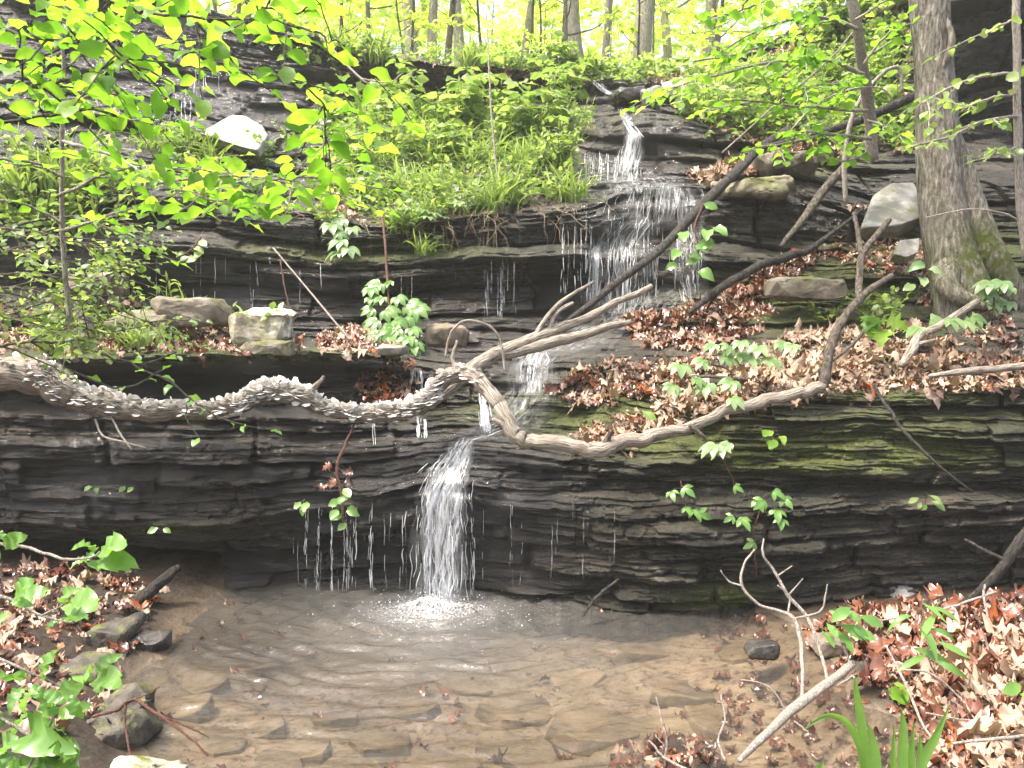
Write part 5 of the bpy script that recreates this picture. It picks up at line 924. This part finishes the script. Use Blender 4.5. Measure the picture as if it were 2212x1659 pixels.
# ---------------------------------------------------------------- woods beyond the rim
FARV = P[-nfar:].reshape(-1, 3)
def groundz(x, y):
    k = np.argmin((FARV[:, 0] - x) ** 2 + (FARV[:, 1] - y) ** 2); return FARV[k, 2]
def far_tree(seed, h, r, crowns, n, size, lean=0., limbs=5, m='barkm', name='tree', label='', cat='tree', group=None):
    g = np.random.default_rng(seed); t = thing(name, label, cat, (0, 0, 0), group); z = np.linspace(-.3, h, 18)
    x = lean * z + .04 * h * fbm(z * .25, z * 0 + seed, seed, 2) * np.clip(z, 0, 2) / 2; y = .03 * h * fbm(z * .25, z * 0 + seed + 9, seed, 2) * np.clip(z, 0, 2) / 2
    Pt = np.stack([x, y, z], -1); V, F = tube(Pt, r * (1 - .75 * np.clip(z / h, 0, 1)) * (1 + .6 * np.exp(-np.maximum(z, 0) / .25)), 9, .12, seed); mk('trunk', V, F, M[m], t, True)
    al = Acc(); ab = Acc()
    for k in range(limbs):
        z0 = h * g.uniform(*crowns); b = np.array([np.interp(z0, z, x), np.interp(z0, z, y), z0]); d = unit(np.array([g.normal(), g.normal(), g.uniform(.1, .7)])); l = h * g.uniform(.12, .26); tt_ = np.linspace(0, 1, 8)[:, None]
        Q = b + d * l * tt_ + UP * .12 * l * tt_ ** 2 + .03 * np.cumsum(g.normal(size=(8, 3)), 0); V, F = tube(Q, np.linspace(.45, .12, 8) * r * (1 - .6 * z0 / h), 6, .1); mk('limb', V, F, M[m], t, True)
        nn = n // limbs
        crown(al, Q[5], np.array([.11 * h, .11 * h, .05 * h]) * g.uniform(.8, 1.3), nn, size, g, T_EL[:2])
    al.build('crown', M['far'], t, False); return t
protos = [far_tree(1, 9.0, .16, (.35, .95), 1500, .17, .02, 9, 'barkh'), far_tree(2, 10., .11, (.3, .95), 1500, .17, -.05, 9, 'barkh'), far_tree(3, 11., .22, (.4, .95), 1600, .18, .01, 9, 'barkh'), far_tree(4, 6.0, .05, (.18, 1.), 1500, .14, .08, 11, 'barkm'), far_tree(5, 5.0, .04, (.15, 1.), 1400, .13, -.1, 11, 'barkd')]
used = set()
def plant_tree(k, xD, d, rz=0, sc=1., label=None, group=None):
    q = W(xD, 100, d); loc = (q[0], q[1], groundz(q[0], q[1]))
    if k not in used:
        used.add(k); o = protos[k]; o.location = [float(v) for v in loc]; o.rotation_euler = (0, 0, rz); o.scale = (sc,) * 3
    else: o = dup(protos[k], loc, rz, sc)
    o['label'] = label; o['category'] = 'tree'
    if group: o['group'] = group
for k, xD, d, sc, lb in ((2, 880, 22, .95, 'stout grey trunk in the bright woods above the grassy slope'), (1, 996, 17, 1.0, 'dark straight trunk in the woods above the middle of the rim'), (1, 1127, 22, 1.0, 'dark slim trunk in the woods right of the dark straight trunk'), (2, 1388, 21, 1.1, 'thickest pale trunk in the woods behind the head of the stream'), (0, 1252, 18, .95, 'pale slim leaning trunk in the woods left of the head of the stream'), (0, 1515, 23, 1.2, 'hazy pale trunk in the woods right of the thickest trunk'), (0, 925, 22, .9, 'slim trunk close beside the stout grey trunk'), (1, 1305, 16, .7, 'thin forked dark stem rising at the head of the stream'), (0, 1450, 28, 1.1, 'pale distant trunk between the two pale trunks on the right'), (3, 960, 15, 1.2, 'slanting thin sapling leaning toward the dark straight trunk')):
    plant_tree(k, xD, d, xD * .7, sc, lb, None)
g = np.random.default_rng(17)
for q in range(15):
    xD = g.uniform(480, 1760); d = g.uniform(16, 36); k = int(g.choice([3, 4]))
    plant_tree(k, xD, d, g.uniform(0, 6.28), g.uniform(.75, 1.25), 'slim leafy trunk among the sunlit lime green woods' if k < 3 else 'leafy understory sapling among the sunlit lime green woods', 'slim trees in the woods' if k < 3 else 'understory saplings in the woods')
for q in range(7):
    xD = 560 + 165 * q + g.uniform(-30, 30); plant_tree(3 + q % 2, xD, g.uniform(12.8, 15), g.uniform(0, 6), g.uniform(.4, .75), 'young leafy sapling on the brink of the rim below the woods', 'young saplings along the rim')
a = Acc(); g = np.random.default_rng(71)
for q in range(140):
    yy = g.uniform(26, 56); xx = g.uniform(-.42, .42) * yy; crown(a, np.array([xx, yy, 6.5 + g.uniform(0, .34) * yy]), (3.6, 3, 1.8), 330, .40, g, T_EL[:2])
tag(a.build('far_woods', M['far'], None, False), 'far sunlit lime green woods closing the view', 'woods', None, 'stuff')
# ---------------------------------------------------------------- herbs, grass, creepers
def proto_plant(kind, seed):
    g = np.random.default_rng(seed); al = Acc(); ast = Acc()
    if kind == 'grass_tuft':
        n = 46; th = g.uniform(0, 6.28, n); X = np.stack([np.cos(th), np.sin(th), g.normal(size=n) * .1], -1); p = np.stack([g.normal(size=n) * .05, g.normal(size=n) * .05, np.zeros(n)], -1); s = g.uniform(.16, .36, n)
        for k in range(4):
            w = np.nonzero(np.arange(n) % 4 == k)[0]; al.add(*stamp(T_BLADE[k], p[w], X[w], np.broadcast_to(UP, (len(w), 3)) + .25 * g.normal(size=(len(w), 3)), s[w]))
    elif kind == 'weed':
        for k in range(7):
            th = g.uniform(0, 6.28); l = g.uniform(.12, .30); tt_ = np.linspace(0, 1, 8)[:, None]; d = np.array([math.cos(th) * .55, math.sin(th) * .55, 1.]); Q = d * l * tt_ + [0, 0, 0] - UP * .15 * l * tt_ ** 2
            ast.add(*tube(Q, np.linspace(.0025, .001, 8), 4, 0)); leaves_on(Q, .085, .03, T_OV[:3], g, 1.0, al, .6, .25)
    elif kind == 'seedling':
        for k in range(2):
            h = g.uniform(.25, .45); tt_ = np.linspace(0, 1, 8)[:, None]; Q = np.array([g.normal() * .06, g.normal() * .06, h]) * tt_ + [.03 * k, 0, 0]; ast.add(*tube(Q, np.linspace(.003, .0015, 8), 5, 0))
            for lev in (.55, .8, 1.):
                n = 5; th = g.uniform(0, 6.28) + np.arange(n) * 1.257; X = np.stack([np.cos(th), np.sin(th), np.full(n, -.1)], -1); b = np.interp(lev, [0, 1], [0, h]); pb = Q[min(int(lev * 7), 7)]
                al.add(*stamp(T_OV[k], pb + X * .02, X, UP + .42 * g.normal(size=(n, 3)), .13 * g.uniform(.7, 1.1, n) * (1.2 - .4 * lev)))
    elif kind == 'creeper':
        for k in range(9):
            th = g.uniform(0, 6.28); l = g.uniform(.06, .2); tip = np.array([math.cos(th) * l, math.sin(th) * l, g.uniform(.04, .14)]); tt_ = np.linspace(0, 1, 6)[:, None]; ast.add(*tube(tip * tt_ + UP * .02 * np.sin(tt_ * 3), .0014, 4, 0))
            al.add(*stamp(T_PALM[k % 3], tip[None], np.array([[math.cos(th), math.sin(th), -.1]]), (UP + .3 * g.normal(size=3))[None], g.uniform(.06, .095)))
    elif kind == 'tall_herb':
        for k in range(3):
            h = g.uniform(.2, .4); tt_ = np.linspace(0, 1, 9)[:, None]; Q = np.array([g.normal() * .08, g.normal() * .08, h]) * tt_; ast.add(*tube(Q, np.linspace(.0025, .001, 9), 4, 0)); leaves_on(Q, .10, .022, T_LAN, g, .9, al, .5, .2, .0)
    m = {'grass_tuft': 'grass', 'weed': 'mid', 'seedling': 'mid', 'creeper': 'pale', 'tall_herb': 'grass'}[kind]
    t = thing(kind, None, {'grass_tuft': 'grass', 'creeper': 'vine'}.get(kind, 'plant')); ast.build('stems', M['stem'], t, True); al.build('blades' if kind == 'grass_tuft' else 'leaves', M[m], t, True); return t
PP = {k: [proto_plant(k, 10 + 7 * i + len(k)) for i in range(3)] for k in ('grass_tuft', 'weed', 'seedling', 'creeper', 'tall_herb')}
pu = {k: 0 for k in PP}; gp_ = np.random.default_rng(55)
def put(kind, p, label, group=None, sc=1.):
    i = pu[kind] % 3; loc = p - UP * .01; rz = gp_.uniform(0, 6.28); sc = sc * gp_.uniform(.8, 1.2)
    if pu[kind] < 3:
        o = PP[kind][i]; o.location = [float(v) for v in loc]; o.rotation_euler = (0, 0, rz); o.scale = (sc,) * 3
        o['label'] = label
        if group: o['group'] = group
    else: o = dup(PP[kind][i], loc, rz, sc, label, group)
    pu[kind] += 1; return o
def zone(poly, counts, where, seed, sc=1., mz=.05):
    for q, (kind, n) in enumerate(counts.items()):
        p_, _ = scatter(poly, n, mz, seed + q)
        lab = {'grass_tuft': 'arching tuft of fresh grass ', 'weed': 'low leafy green weed ', 'seedling': 'upright seedling with broad layered leaves ', 'creeper': 'pale five fingered creeper sprig ', 'tall_herb': 'upright narrow leaved herb '}[kind] + where
        grp = {'grass_tuft': 'grass tufts ', 'weed': 'leafy weeds ', 'seedling': 'broad leaved seedlings ', 'creeper': 'creeper sprigs ', 'tall_herb': 'narrow leaved herbs '}[kind] + where
        for p in p_: put(kind, p, lab, grp, sc)
VEG2 = [(640, 300), (760, 250), (880, 245), (1000, 255), (1100, 265), (1180, 250), (1230, 215), (1285, 290), (1240, 345), (1262, 435), (1100, 455), (960, 475), (900, 535), (850, 500), (770, 470), (720, 400), (700, 330), (740, 270)]
zone(VEG2, {'grass_tuft': 26, 'weed': 46, 'seedling': 24, 'creeper': 40, 'tall_herb': 34}, 'on the green middle slope', 200, 1.05)
zone([(760, 270), (1000, 260), (1260, 230), (1250, 330), (1000, 350), (780, 340)], {'seedling': 16}, 'standing tall over the green middle slope', 205, 1.7)
zone([(800, 240), (1000, 250), (1150, 330), (1120, 440), (900, 460), (800, 360)], {'grass_tuft': 12}, 'in the long grass of the green middle slope', 230, 1.05)
zone([(860, 440), (940, 440), (940, 560), (850, 530)], {'grass_tuft': 5, 'weed': 5, 'creeper': 4}, 'hanging from the lip of the green slope', 240, .7, -1)
zone([(560, 60), (700, 90), (1000, 120), (1280, 140), (1280, 190), (900, 170), (700, 140), (560, 110)], {'weed': 18, 'seedling': 14, 'tall_herb': 8, 'grass_tuft': 8}, 'along the shaded rim', 250, 1.2, -.5)
zone([(1460, 230), (1700, 200), (1950, 100), (1970, 330), (1700, 330), (1500, 300)], {'weed': 44, 'seedling': 24, 'tall_herb': 18}, 'on the upper right slope', 260, 1.3)
zone([(1700, 60), (1960, -40), (1965, 130), (1750, 150)], {'weed': 16, 'seedling': 10}, 'high on the upper right slope', 265, 1.4, -.3)
zone([(0, 690), (240, 650), (480, 700), (640, 730), (640, 768), (0, 768)], {'grass_tuft': 5, 'weed': 9, 'tall_herb': 4}, 'on the boulder ledge', 270, .9)
zone([(250, 300), (700, 330), (720, 480), (500, 470), (250, 420)], {'weed': 12, 'creeper': 6, 'grass_tuft': 5}, 'on the upper left ledges', 280, 1.1)
zone([(0, 380), (250, 380), (260, 560), (0, 560)], {'weed': 14, 'tall_herb': 10, 'grass_tuft': 6}, 'under the left sapling', 290, 1.4, -.5)
zone([(640, 490), (760, 440), (760, 500)], {'weed': 3}, 'below the litter on the left', 295, 1.)
zone([(1620, 640), (1960, 620), (2000, 720), (1700, 730)], {'weed': 5}, 'on the mossy right ledges', 297, .8)
a = Acc(); g = np.random.default_rng(3); p_, n_ = scatter(VEG2, 1700, .0, 333)
for k in range(4): w = np.nonzero(np.arange(1700) % 4 == k)[0]; a.add(*stamp(T_OV[k], p_[w] + UP * g.uniform(.01, .14, (len(w), 1)), rdir(len(w), .05, g), UP + .5 * g.normal(size=(len(w), 3)) + [0, -.35, 0], g.uniform(.04, .10, len(w))))
tag(a.build('ground_cover', M['mid'], None, True), 'low leafy ground cover matting the green slope', 'ground cover', None, 'stuff')
a = Acc(); p_, n_ = scatter([(560, 80), (700, 100), (1000, 125), (1290, 150), (1500, 160), (1600, 130), (1600, 175), (1290, 190), (700, 150), (560, 130)], 1300, -.5, 334); p2_, _ = scatter([(1460, 230), (1700, 190), (1950, 60), (1970, 330), (1700, 330), (1500, 300)], 1900, 0, 335); p_ = np.concatenate([p_, p2_]); n = len(p_)
for k in range(4): w = np.nonzero(np.arange(n) % 4 == k)[0]; a.add(*stamp(T_OV[k], p_[w] + UP * g.uniform(.01, .26, (len(w), 1)), rdir(len(w), .05, g), UP + .45 * g.normal(size=(len(w), 3)), g.uniform(.05, .12, len(w))))
tag(a.build('undergrowth', M['mid'], None, True), 'leafy undergrowth along the rim and the upper right slope', 'undergrowth', None, 'stuff')
a = Acc(); n = 520; p_, n_ = scatter([(780, 250), (1000, 240), (1180, 330), (1150, 450), (900, 520), (780, 400)], n, .0, 336); th = g.uniform(0, 6.28, n)
for k in range(4): w = np.nonzero(np.arange(n) % 4 == k)[0]; a.add(*stamp(T_BLADE[k], p_[w], np.stack([np.cos(th[w]), np.sin(th[w]), 0 * th[w]], -1), UP + .3 * g.normal(size=(len(w), 3)), g.uniform(.14, .34, len(w))))
tag(a.build('long_grass', M['grass'], None, True), 'long pale grass growing through the green slope', 'grass', None, 'stuff')
a = Acc()
for q in range(150):
    x = g.choice([g.uniform(960, 1180), g.uniform(700, 960), g.uniform(1180, 1270), g.uniform(640, 760)]); y = {0: 452, 1: 480, 2: 440, 3: 150}[int(np.digitize(x, [760, 960, 1180])) and int([3, 1, 0, 2][int(np.digitize(x, [760, 960, 1180]))])] + g.uniform(-15, 15)
    p, _ = hit(x, y); l = g.uniform(.12, .5); tt_ = np.linspace(0, 1, 8)[:, None]; a.add(*tube(p + np.array([g.normal() * .12, -.12, 0]) * np.sqrt(tt_) - UP * l * tt_ ** 1.3 + .012 * np.cumsum(g.normal(size=(8, 3)), 0), np.linspace(.003, .0012, 8), 4, 0))
tag(a.build('hanging_roots', M['straw'], None, True), 'pale bare roots and dry stems hanging over the lips of the slope', 'roots', None, 'stuff')
# individually placed creepers and herbs
def vine(label, stem, leaves, sz=.085, m='pale', T=T_PALM, seed=0, sm_='vine', face=.38, cat='vine', name='creeper_vine'):
    g = np.random.default_rng(seed); d0 = stem[0][2]; t = thing(name, label, cat, W(*stem[0][:3])); stick('stem', stem, M[sm_], None, None, .006, 5, .1, seed, None, t); al = Acc(); ap = Acc(); sp_, _ = pl(stem, 30)
    for k, (x, y) in enumerate(leaves):
        d = np.interp(y, *zip(*sorted((s_[1], s_[2]) for s_ in stem))) - .03 - .04 * g.random(); p = W(x, y, d); q = sp_[np.argmin(((sp_ - p) ** 2).sum(1))]; ap.add(*tube(np.array([q, (p + q) / 2 + UP * .01, p]), .0013, 4, 0))
        th = g.uniform(0, 6.28); X = np.array([math.cos(th), -.5 * abs(math.sin(th)) - .2, -.35]); al.add(*stamp(T[k % len(T)], p[None], X[None], (UP + face * np.array([0, -1.3, 0]) + .25 * g.normal(size=3))[None], sz * g.uniform(.75, 1.15)))
    tag(ap.build('petioles', M['stem'], t, True), None, None, None, 'stuff'); al.build('leaves', M[m], t, True); return t
R_ = lambda n, x0, y0, x1, y1, s_: [(float(a_), float(b_)) for a_, b_ in zip(np.random.default_rng(s_).uniform(x0, x1, n), np.random.default_rng(s_ + 1).uniform(y0, y1, n))]
vine('green creeper with five fingered leaves hanging on a bare stem before the dark middle wall', [(824, 455, 6.5, 3), (832, 520, 6.3, 3), (836, 600, 6.15, 3), (840, 660, 6.0, 2.5), (846, 720, 5.8, 2)], [(800, 620), (822, 610), (846, 606), (800, 640), (826, 640), (856, 640), (880, 655), (896, 662), (806, 665), (832, 668), (852, 690), (880, 680), (815, 690)] + R_(16, 810, 705, 900, 755, 4), .12, 'fresh', face=.6, seed=41)
vine('pale creeper leaves hanging at the left end of the green slope', [(745, 440, 6.7, 2), (748, 490, 6.5, 2), (742, 540, 6.4, 2)], [(745, 470), (715, 480), (760, 490), (740, 515), (752, 532), (728, 500), (735, 540)], .13, 'pale', seed=42)
vine('big light green leaves hanging in the curtain falls from the dark branch', [(1520, 440, 6.4, 2), (1500, 490, 6.3, 2), (1508, 540, 6.25, 2), (1478, 585, 6.2, 1.5)], [(1520, 440), (1475, 500), (1528, 495), (1545, 520), (1500, 530), (1508, 560), (1465, 570), (1505, 585), (1488, 548), (1540, 490), (1468, 540)], .13, 'fresh', T_OV, 43, face=1.1)
vine('whitish creeper with long petioles spreading over the right leaf litter', [(1580, 900, 4.6, 2), (1578, 860, 4.65, 2), (1575, 800, 4.75, 2), (1500, 790, 4.8, 2), (1460, 840, 4.7, 1.5)], [(1470, 785), (1520, 775), (1560, 765), (1600, 760), (1640, 745), (1680, 738), (1712, 742), (1500, 815), (1525, 828), (1455, 830), (1575, 745), (1545, 742), (1585, 820), (1580, 858), (1620, 770), (1660, 770), (1600, 735)], .10, 'pale', seed=44)
vine('creeper with blue green fingered leaves at the foot of the big tree', [(2190, 660, 5.2, 2), (2150, 640, 5.15, 2), (2140, 670, 5.1, 2), (2060, 700, 5.1, 1.5), (1990, 700, 5.1, 1.5)], [(2140, 608), (2165, 605), (2185, 618), (2125, 625), (2150, 650), (2180, 650), (2130, 655), (2010, 690), (1985, 705), (2050, 685), (2085, 690), (2100, 680)], .115, 'pale', seed=45)
vine('creeper trailing down the right wall with sparse green leaves', [(1566, 965, 4.4, 1.6), (1570, 1010, 4.38, 1.6), (1600, 1060, 4.36, 1.6), (1640, 1090, 4.34, 1.6), (1630, 1150, 4.34, 1.6), (1634, 1250, 4.36, 1.2)], [(1585, 1050), (1635, 1078), (1670, 1060), (1690, 1075), (1678, 1100), (1688, 1120), (1600, 1118), (1585, 1115), (1632, 1172), (1612, 1122), (1650, 1080)], .075, 'fresh', T_TRI, 46, face=.9)
vine('small three leaved creeper on the right wall left of the trailing creeper', [(1470, 1040, 4.36, 1.4), (1478, 1080, 4.34, 1.4), (1500, 1130, 4.34, 1.2)], [(1450, 1060), (1475, 1052), (1495, 1100), (1480, 1095), (1508, 1108)], .075, 'fresh', T_TRI, 47, face=.9)
vine('single pale creeper sprig hanging over the mossy lip under the curved branch', [(1562, 1000, 4.36, 1.4), (1558, 975, 4.38, 1.4), (1566, 950, 4.4, 1.2)], [(1545, 958), (1575, 955), (1560, 962)], .10, 'pale', seed=48)
vine('reddish vine dangling with wilted leaves down the ledge left of the main waterfall', [(765, 915, 4.75, 2), (745, 960, 4.65, 3), (728, 1010, 4.6, 4), (738, 1080, 4.56, 3), (742, 1140, 4.55, 2)], [(718, 1000), (735, 1015), (725, 1030), (742, 1040), (712, 1045)], .085, 'wet_leaf', T_DEAD, 49, face=.9)
vine('fresh green vine leaves under the reddish dangling vine', [(722, 1020, 4.54, 1.5), (738, 1060, 4.52, 1.5), (744, 1140, 4.5, 1.2)], [(742, 1055), (736, 1080), (750, 1095), (740, 1110), (748, 1130), (730, 1100), (752, 1075)], .08, 'fresh', T_OV, 50, face=1.)
vine('small green sprout on the wet wall left of the dripping strands', [(655, 1078, 4.56, 1.2), (658, 1090, 4.55, 1.2)], [(650, 1084), (665, 1084), (658, 1094)], .07, 'fresh', T_OV, 51, face=.9)
vine('small sprout on the dark lower left wall', [(345, 1142, 4.6, 1), (348, 1150, 4.58, 1)], [(342, 1140), (352, 1142)], .055, 'fresh', T_OV, 52, face=.9)
vine('little weed on the dark wall below the fungus log', [(280, 1060, 4.7, 1), (284, 1080, 4.68, 1)], [(270, 1050), (288, 1052), (200, 1050), (208, 1052)], .05, 'fresh', T_OV, 53, face=.9)
vine('small leafy sprout on the lower right wall', [(1998, 1095, 4.5, 1), (2000, 1075, 4.48, 1)], [(1985, 1075), (2005, 1068), (2012, 1080), (1990, 1085), (2003, 1090)], .075, 'mid', T_EL, 54, face=.9)
vine('leaves on a thin vine over the dark left wall', [(440, 500, 6.0, 1.4), (420, 530, 5.95, 1.4), (385, 560, 5.9, 1.2)], [(430, 520), (418, 535), (440, 545), (400, 545), (430, 555), (412, 555)], .09, 'mid', T_OV, 55, face=.9)
vine('drooping green broad leaf cluster above the right leaf litter', [(1890, 670, 5.2, 2), (1880, 690, 5.15, 2)], [(1862, 688), (1895, 682), (1912, 690), (1880, 700), (1900, 706)], .17, 'lime', T_GREENMAP, 56, face=.7, cat='plant', name='broad_leaf_sprout')
vine('sunlit oval leaves left of the root of the big tree', [(1985, 625, 5.5, 1.4), (2002, 590, 5.5, 1.4), (2005, 570, 5.5, 1.2)], [(1978, 615), (1990, 598), (2004, 580), (2000, 568)], .12, 'pale', T_OV, 57, face=.9, cat='plant', name='leafy_sprout')
vine('glossy dark green seedling beside the white branch in the pool', [(1822, 1385, 3.45, 2), (1815, 1350, 3.46, 2), (1820, 1318, 3.47, 1.5)], [(1790, 1318), (1820, 1316), (1840, 1310), (1785, 1345), (1800, 1360), (1830, 1345), (1845, 1360), (1812, 1345), (1822, 1375), (1855, 1330), (1775, 1360)], .10, 'fresh', T_EL, 58, face=.5, cat='plant', name='seedling')
vine('willowy herb with narrow light leaves standing in the wet leaves', [(2010, 1440, 3.2, 2), (2005, 1390, 3.25, 2), (1995, 1330, 3.3, 2), (1992, 1290, 3.35, 1.5)], [(1990, 1300), (2000, 1306), (1970, 1325), (2020, 1325), (1985, 1345), (2010, 1355), (2025, 1385), (1975, 1400), (2020, 1425), (2000, 1415)], .15, 'fresh', T_LAN, 59, face=.6, sm_='stem', cat='plant', name='herb')
vine('small bright seedling with crinkled leaves on the right bank', [(1932, 1495, 3.1, 1.5), (1930, 1480, 3.1, 1.5)], [(1918, 1488), (1930, 1476), (1945, 1486), (1932, 1498), (1920, 1500)], .065, 'lime', T_OV, 60, face=.5, cat='plant', name='seedling')
vine('bright green seedling at the right edge of the picture over dry leaves', [(2230, 1500, 2.9, 2), (2212, 1485, 2.9, 1.5)], [(2205, 1478), (2222, 1470), (2200, 1495)], .10, 'fresh', T_OV, 65, face=.5, cat='plant', name='seedling')
vine('round leaved green sprig over the dry leaves on the curved branch', [(1670, 960, 4.4, 1.3), (1668, 935, 4.42, 1.3)], [(1655, 928), (1672, 932), (1684, 940), (1660, 948), (1676, 950)], .075, 'lime', T_OV, 66, face=.7, cat='plant', name='leafy_sprout')
vine('single bright leaf standing in the litter behind the curved branch', [(1386, 905, 4.7, 1.3), (1386, 885, 4.72, 1.3)], [(1386, 888)], .11, 'lime', T_EL, 67, face=1.2, cat='plant', name='leafy_sprout')
# foreground grass
gt = thing('grass_tuft', 'tall bright green grass blades in the foreground at the lower right', 'grass', W(1890, 1700, 2.3))
def blade(pts, m='fresh'):
    P_, r_ = pl(pts, 22); n = len(P_); side = unit(np.cross(np.gradient(P_, axis=0), np.array([.25, 1., .1]))); V = np.concatenate([P_ - side * r_[:, None] + np.array([0, -.004, 0]), P_, P_ + side * r_[:, None] + np.array([0, -.004, 0])]); i = np.arange(n - 1)
    return mk('blade', V, {4: np.concatenate([np.stack([i, i + n, i + n + 1, i + 1], -1), np.stack([i + n, i + 2 * n, i + 2 * n + 1, i + n + 1], -1)])}, M[m], gt, True)
for pts in ([(1862, 1760, 2.2, 6), (1866, 1640, 2.2, 9), (1858, 1550, 2.2, 10), (1848, 1490, 2.2, 6), (1845, 1455, 2.2, .6)], [(1866, 1720, 2.2, 5), (1858, 1620, 2.18, 8), (1828, 1560, 2.16, 8), (1785, 1545, 2.14, 6), (1735, 1574, 2.12, .6)], [(1885, 1760, 2.15, 10), (1888, 1660, 2.15, 15), (1884, 1600, 2.15, 9), (1872, 1560, 2.15, .6)], [(1925, 1760, 2.2, 5), (1928, 1640, 2.2, 6), (1930, 1565, 2.2, .6)], [(1945, 1760, 2.15, 8), (1948, 1650, 2.15, 12), (1950, 1570, 2.15, 8), (1945, 1528, 2.15, .6)], [(1955, 1760, 2.2, 6), (1965, 1650, 2.2, 9), (1972, 1560, 2.2, .6)], [(1965, 1760, 2.15, 8), (1990, 1650, 2.15, 12), (2020, 1590, 2.15, 9), (2048, 1525, 2.15, .6)], [(1975, 1760, 2.2, 6), (1985, 1640, 2.2, 7), (1986, 1582, 2.2, .6)], [(1750, 1740, 2.1, 6), (1765, 1670, 2.1, 9), (1778, 1640, 2.1, .6)]): blade(pts)
tg = thing('grass_tuft', 'bright arching grass tuft between the boulders on the left ledge', 'grass', hit(300, 752)[0])
a = Acc(); g = np.random.default_rng(8); n = 70; th = g.uniform(0, 6.28, n); b0 = np.array(tg.location)
for k in range(4): w = np.nonzero(np.arange(n) % 4 == k)[0]; a.add(*stamp(T_BLADE[k], b0 + g.normal(size=(len(w), 3)) * [.06, .06, 0], np.stack([np.cos(th[w]), np.sin(th[w]), 0 * th[w]], -1), UP + .3 * g.normal(size=(len(w), 3)), g.uniform(.16, .3, len(w))))
a.build('blades', M['grass'], tg, True)

for q, (lb, pts, sb) in enumerate((
    ('pale bare twig leaning over the rim above the grassy slope', [(690, 75, 9.0, 2), (740, 130, 8.9, 2.5), (780, 170, 8.8, 2.5), (812, 190, 8.8, 2)], [[(780, 170, 8.8, 1.6), (840, 178, 8.7, 1.5), (870, 158, 8.7, 1.2)]]),
    ('thin bare stem standing in the middle of the green slope', [(1076, 400, 7.4, 2), (1062, 250, 7.5, 2), (1056, 130, 7.6, 1.6), (1050, 20, 7.7, 1.2)], []),
    ('bowed pale vine stem arching beside the sapling', [(1700, 290, 6.6, 2), (1760, 230, 6.5, 2), (1830, 195, 6.4, 2), (1900, 190, 6.4, 2), (1930, 215, 6.4, 1.6)], []),
    ('thin grey twig slanting through the sapling leaves', [(1560, 330, 6.6, 1.8), (1660, 240, 6.5, 1.8), (1790, 130, 6.4, 1.8), (1850, 60, 6.4, 1.4)], []),
    ('fine pale stem curving down the mossy face at the far right', [(2000, 470, 5.6, 1.4), (2100, 452, 5.6, 1.6), (2180, 465, 5.6, 1.6), (2230, 500, 5.6, 1.4)], []))):
    stickset('bare_twig', pts, sb, M['twig'], lb, 'twig')
# ---------------------------------------------------------------- light, sky, camera
SUN = unit(np.array([-.36, -.12, .9])); el = math.asin(SUN[2]); az = math.atan2(SUN[0], SUN[1])
wd = bpy.data.worlds.new('World'); S.world = wd; wd.use_nodes = True; nt = wd.node_tree; nt.nodes.clear()
sky = nt.nodes.new('ShaderNodeTexSky'); sky.sky_type = 'NISHITA'; sky.sun_disc = False; sky.sun_elevation = el; sky.sun_rotation = az; sky.air_density = 1.; sky.dust_density = 8.; sky.ozone_density = .6
bg = nt.nodes.new('ShaderNodeBackground'); bg.inputs['Strength'].default_value = .15; wo = nt.nodes.new('ShaderNodeOutputWorld')
nt.links.new(sky.outputs[0], bg.inputs[0]); nt.links.new(bg.outputs[0], wo.inputs[0])
sl = bpy.data.lights.new('sun', 'SUN'); sl.energy = 2.0; sl.angle = R(6); sl.color = (1, .95, .86); so = bpy.data.objects.new('sun', sl); COL.objects.link(so)
so.rotation_euler = Vector(-SUN).to_track_quat('-Z', 'Y').to_euler()
cam = bpy.data.cameras.new('camera'); co = bpy.data.objects.new('camera', cam); COL.objects.link(co)
cam.sensor_width = 36; cam.lens = 36 * FD / 2212; cam.clip_end = 500; cam.clip_start = .05
co.location = (0, 0, HC); co.rotation_euler = (math.pi / 2 - TH, 0, 0); S.camera = co
hz = NB('pale_haze'); pv = hz.N('ShaderNodeVolumePrincipled'); pv.inputs['Color'].default_value = (.95, .97, .9, 1); pv.inputs['Density'].default_value = .0026; pv.inputs['Anisotropy'].default_value = .3
ho = hz.N('ShaderNodeOutputMaterial'); hz.L(pv.outputs[0], ho.inputs['Volume'])
bx = np.array([(x, y, z) for x in (-150., 150.) for y in (-40., 95.) for z in (-3., 34.)])
hb = mk('haze', bx, [(0, 1, 3, 2), (4, 6, 7, 5), (0, 4, 5, 1), (2, 3, 7, 6), (0, 2, 6, 4), (1, 5, 7, 3)], hz.m); tag(hb, None, None, None, 'stuff')
S.cycles.volume_bounces = 1
S.view_settings.view_transform = 'Standard'; S.view_settings.look = 'None'; S.view_settings.gamma = 1; S.view_settings.exposure = 1.88
S.render.engine = 'CYCLES'; S.cycles.use_denoising = True; S.cycles.max_bounces = 8; S.cycles.diffuse_bounces = 3; S.cycles.glossy_bounces = 3; S.cycles.transparent_max_bounces = 24; S.cycles.transmission_bounces = 4
S.cycles.caustics_reflective = False; S.cycles.caustics_refractive = False
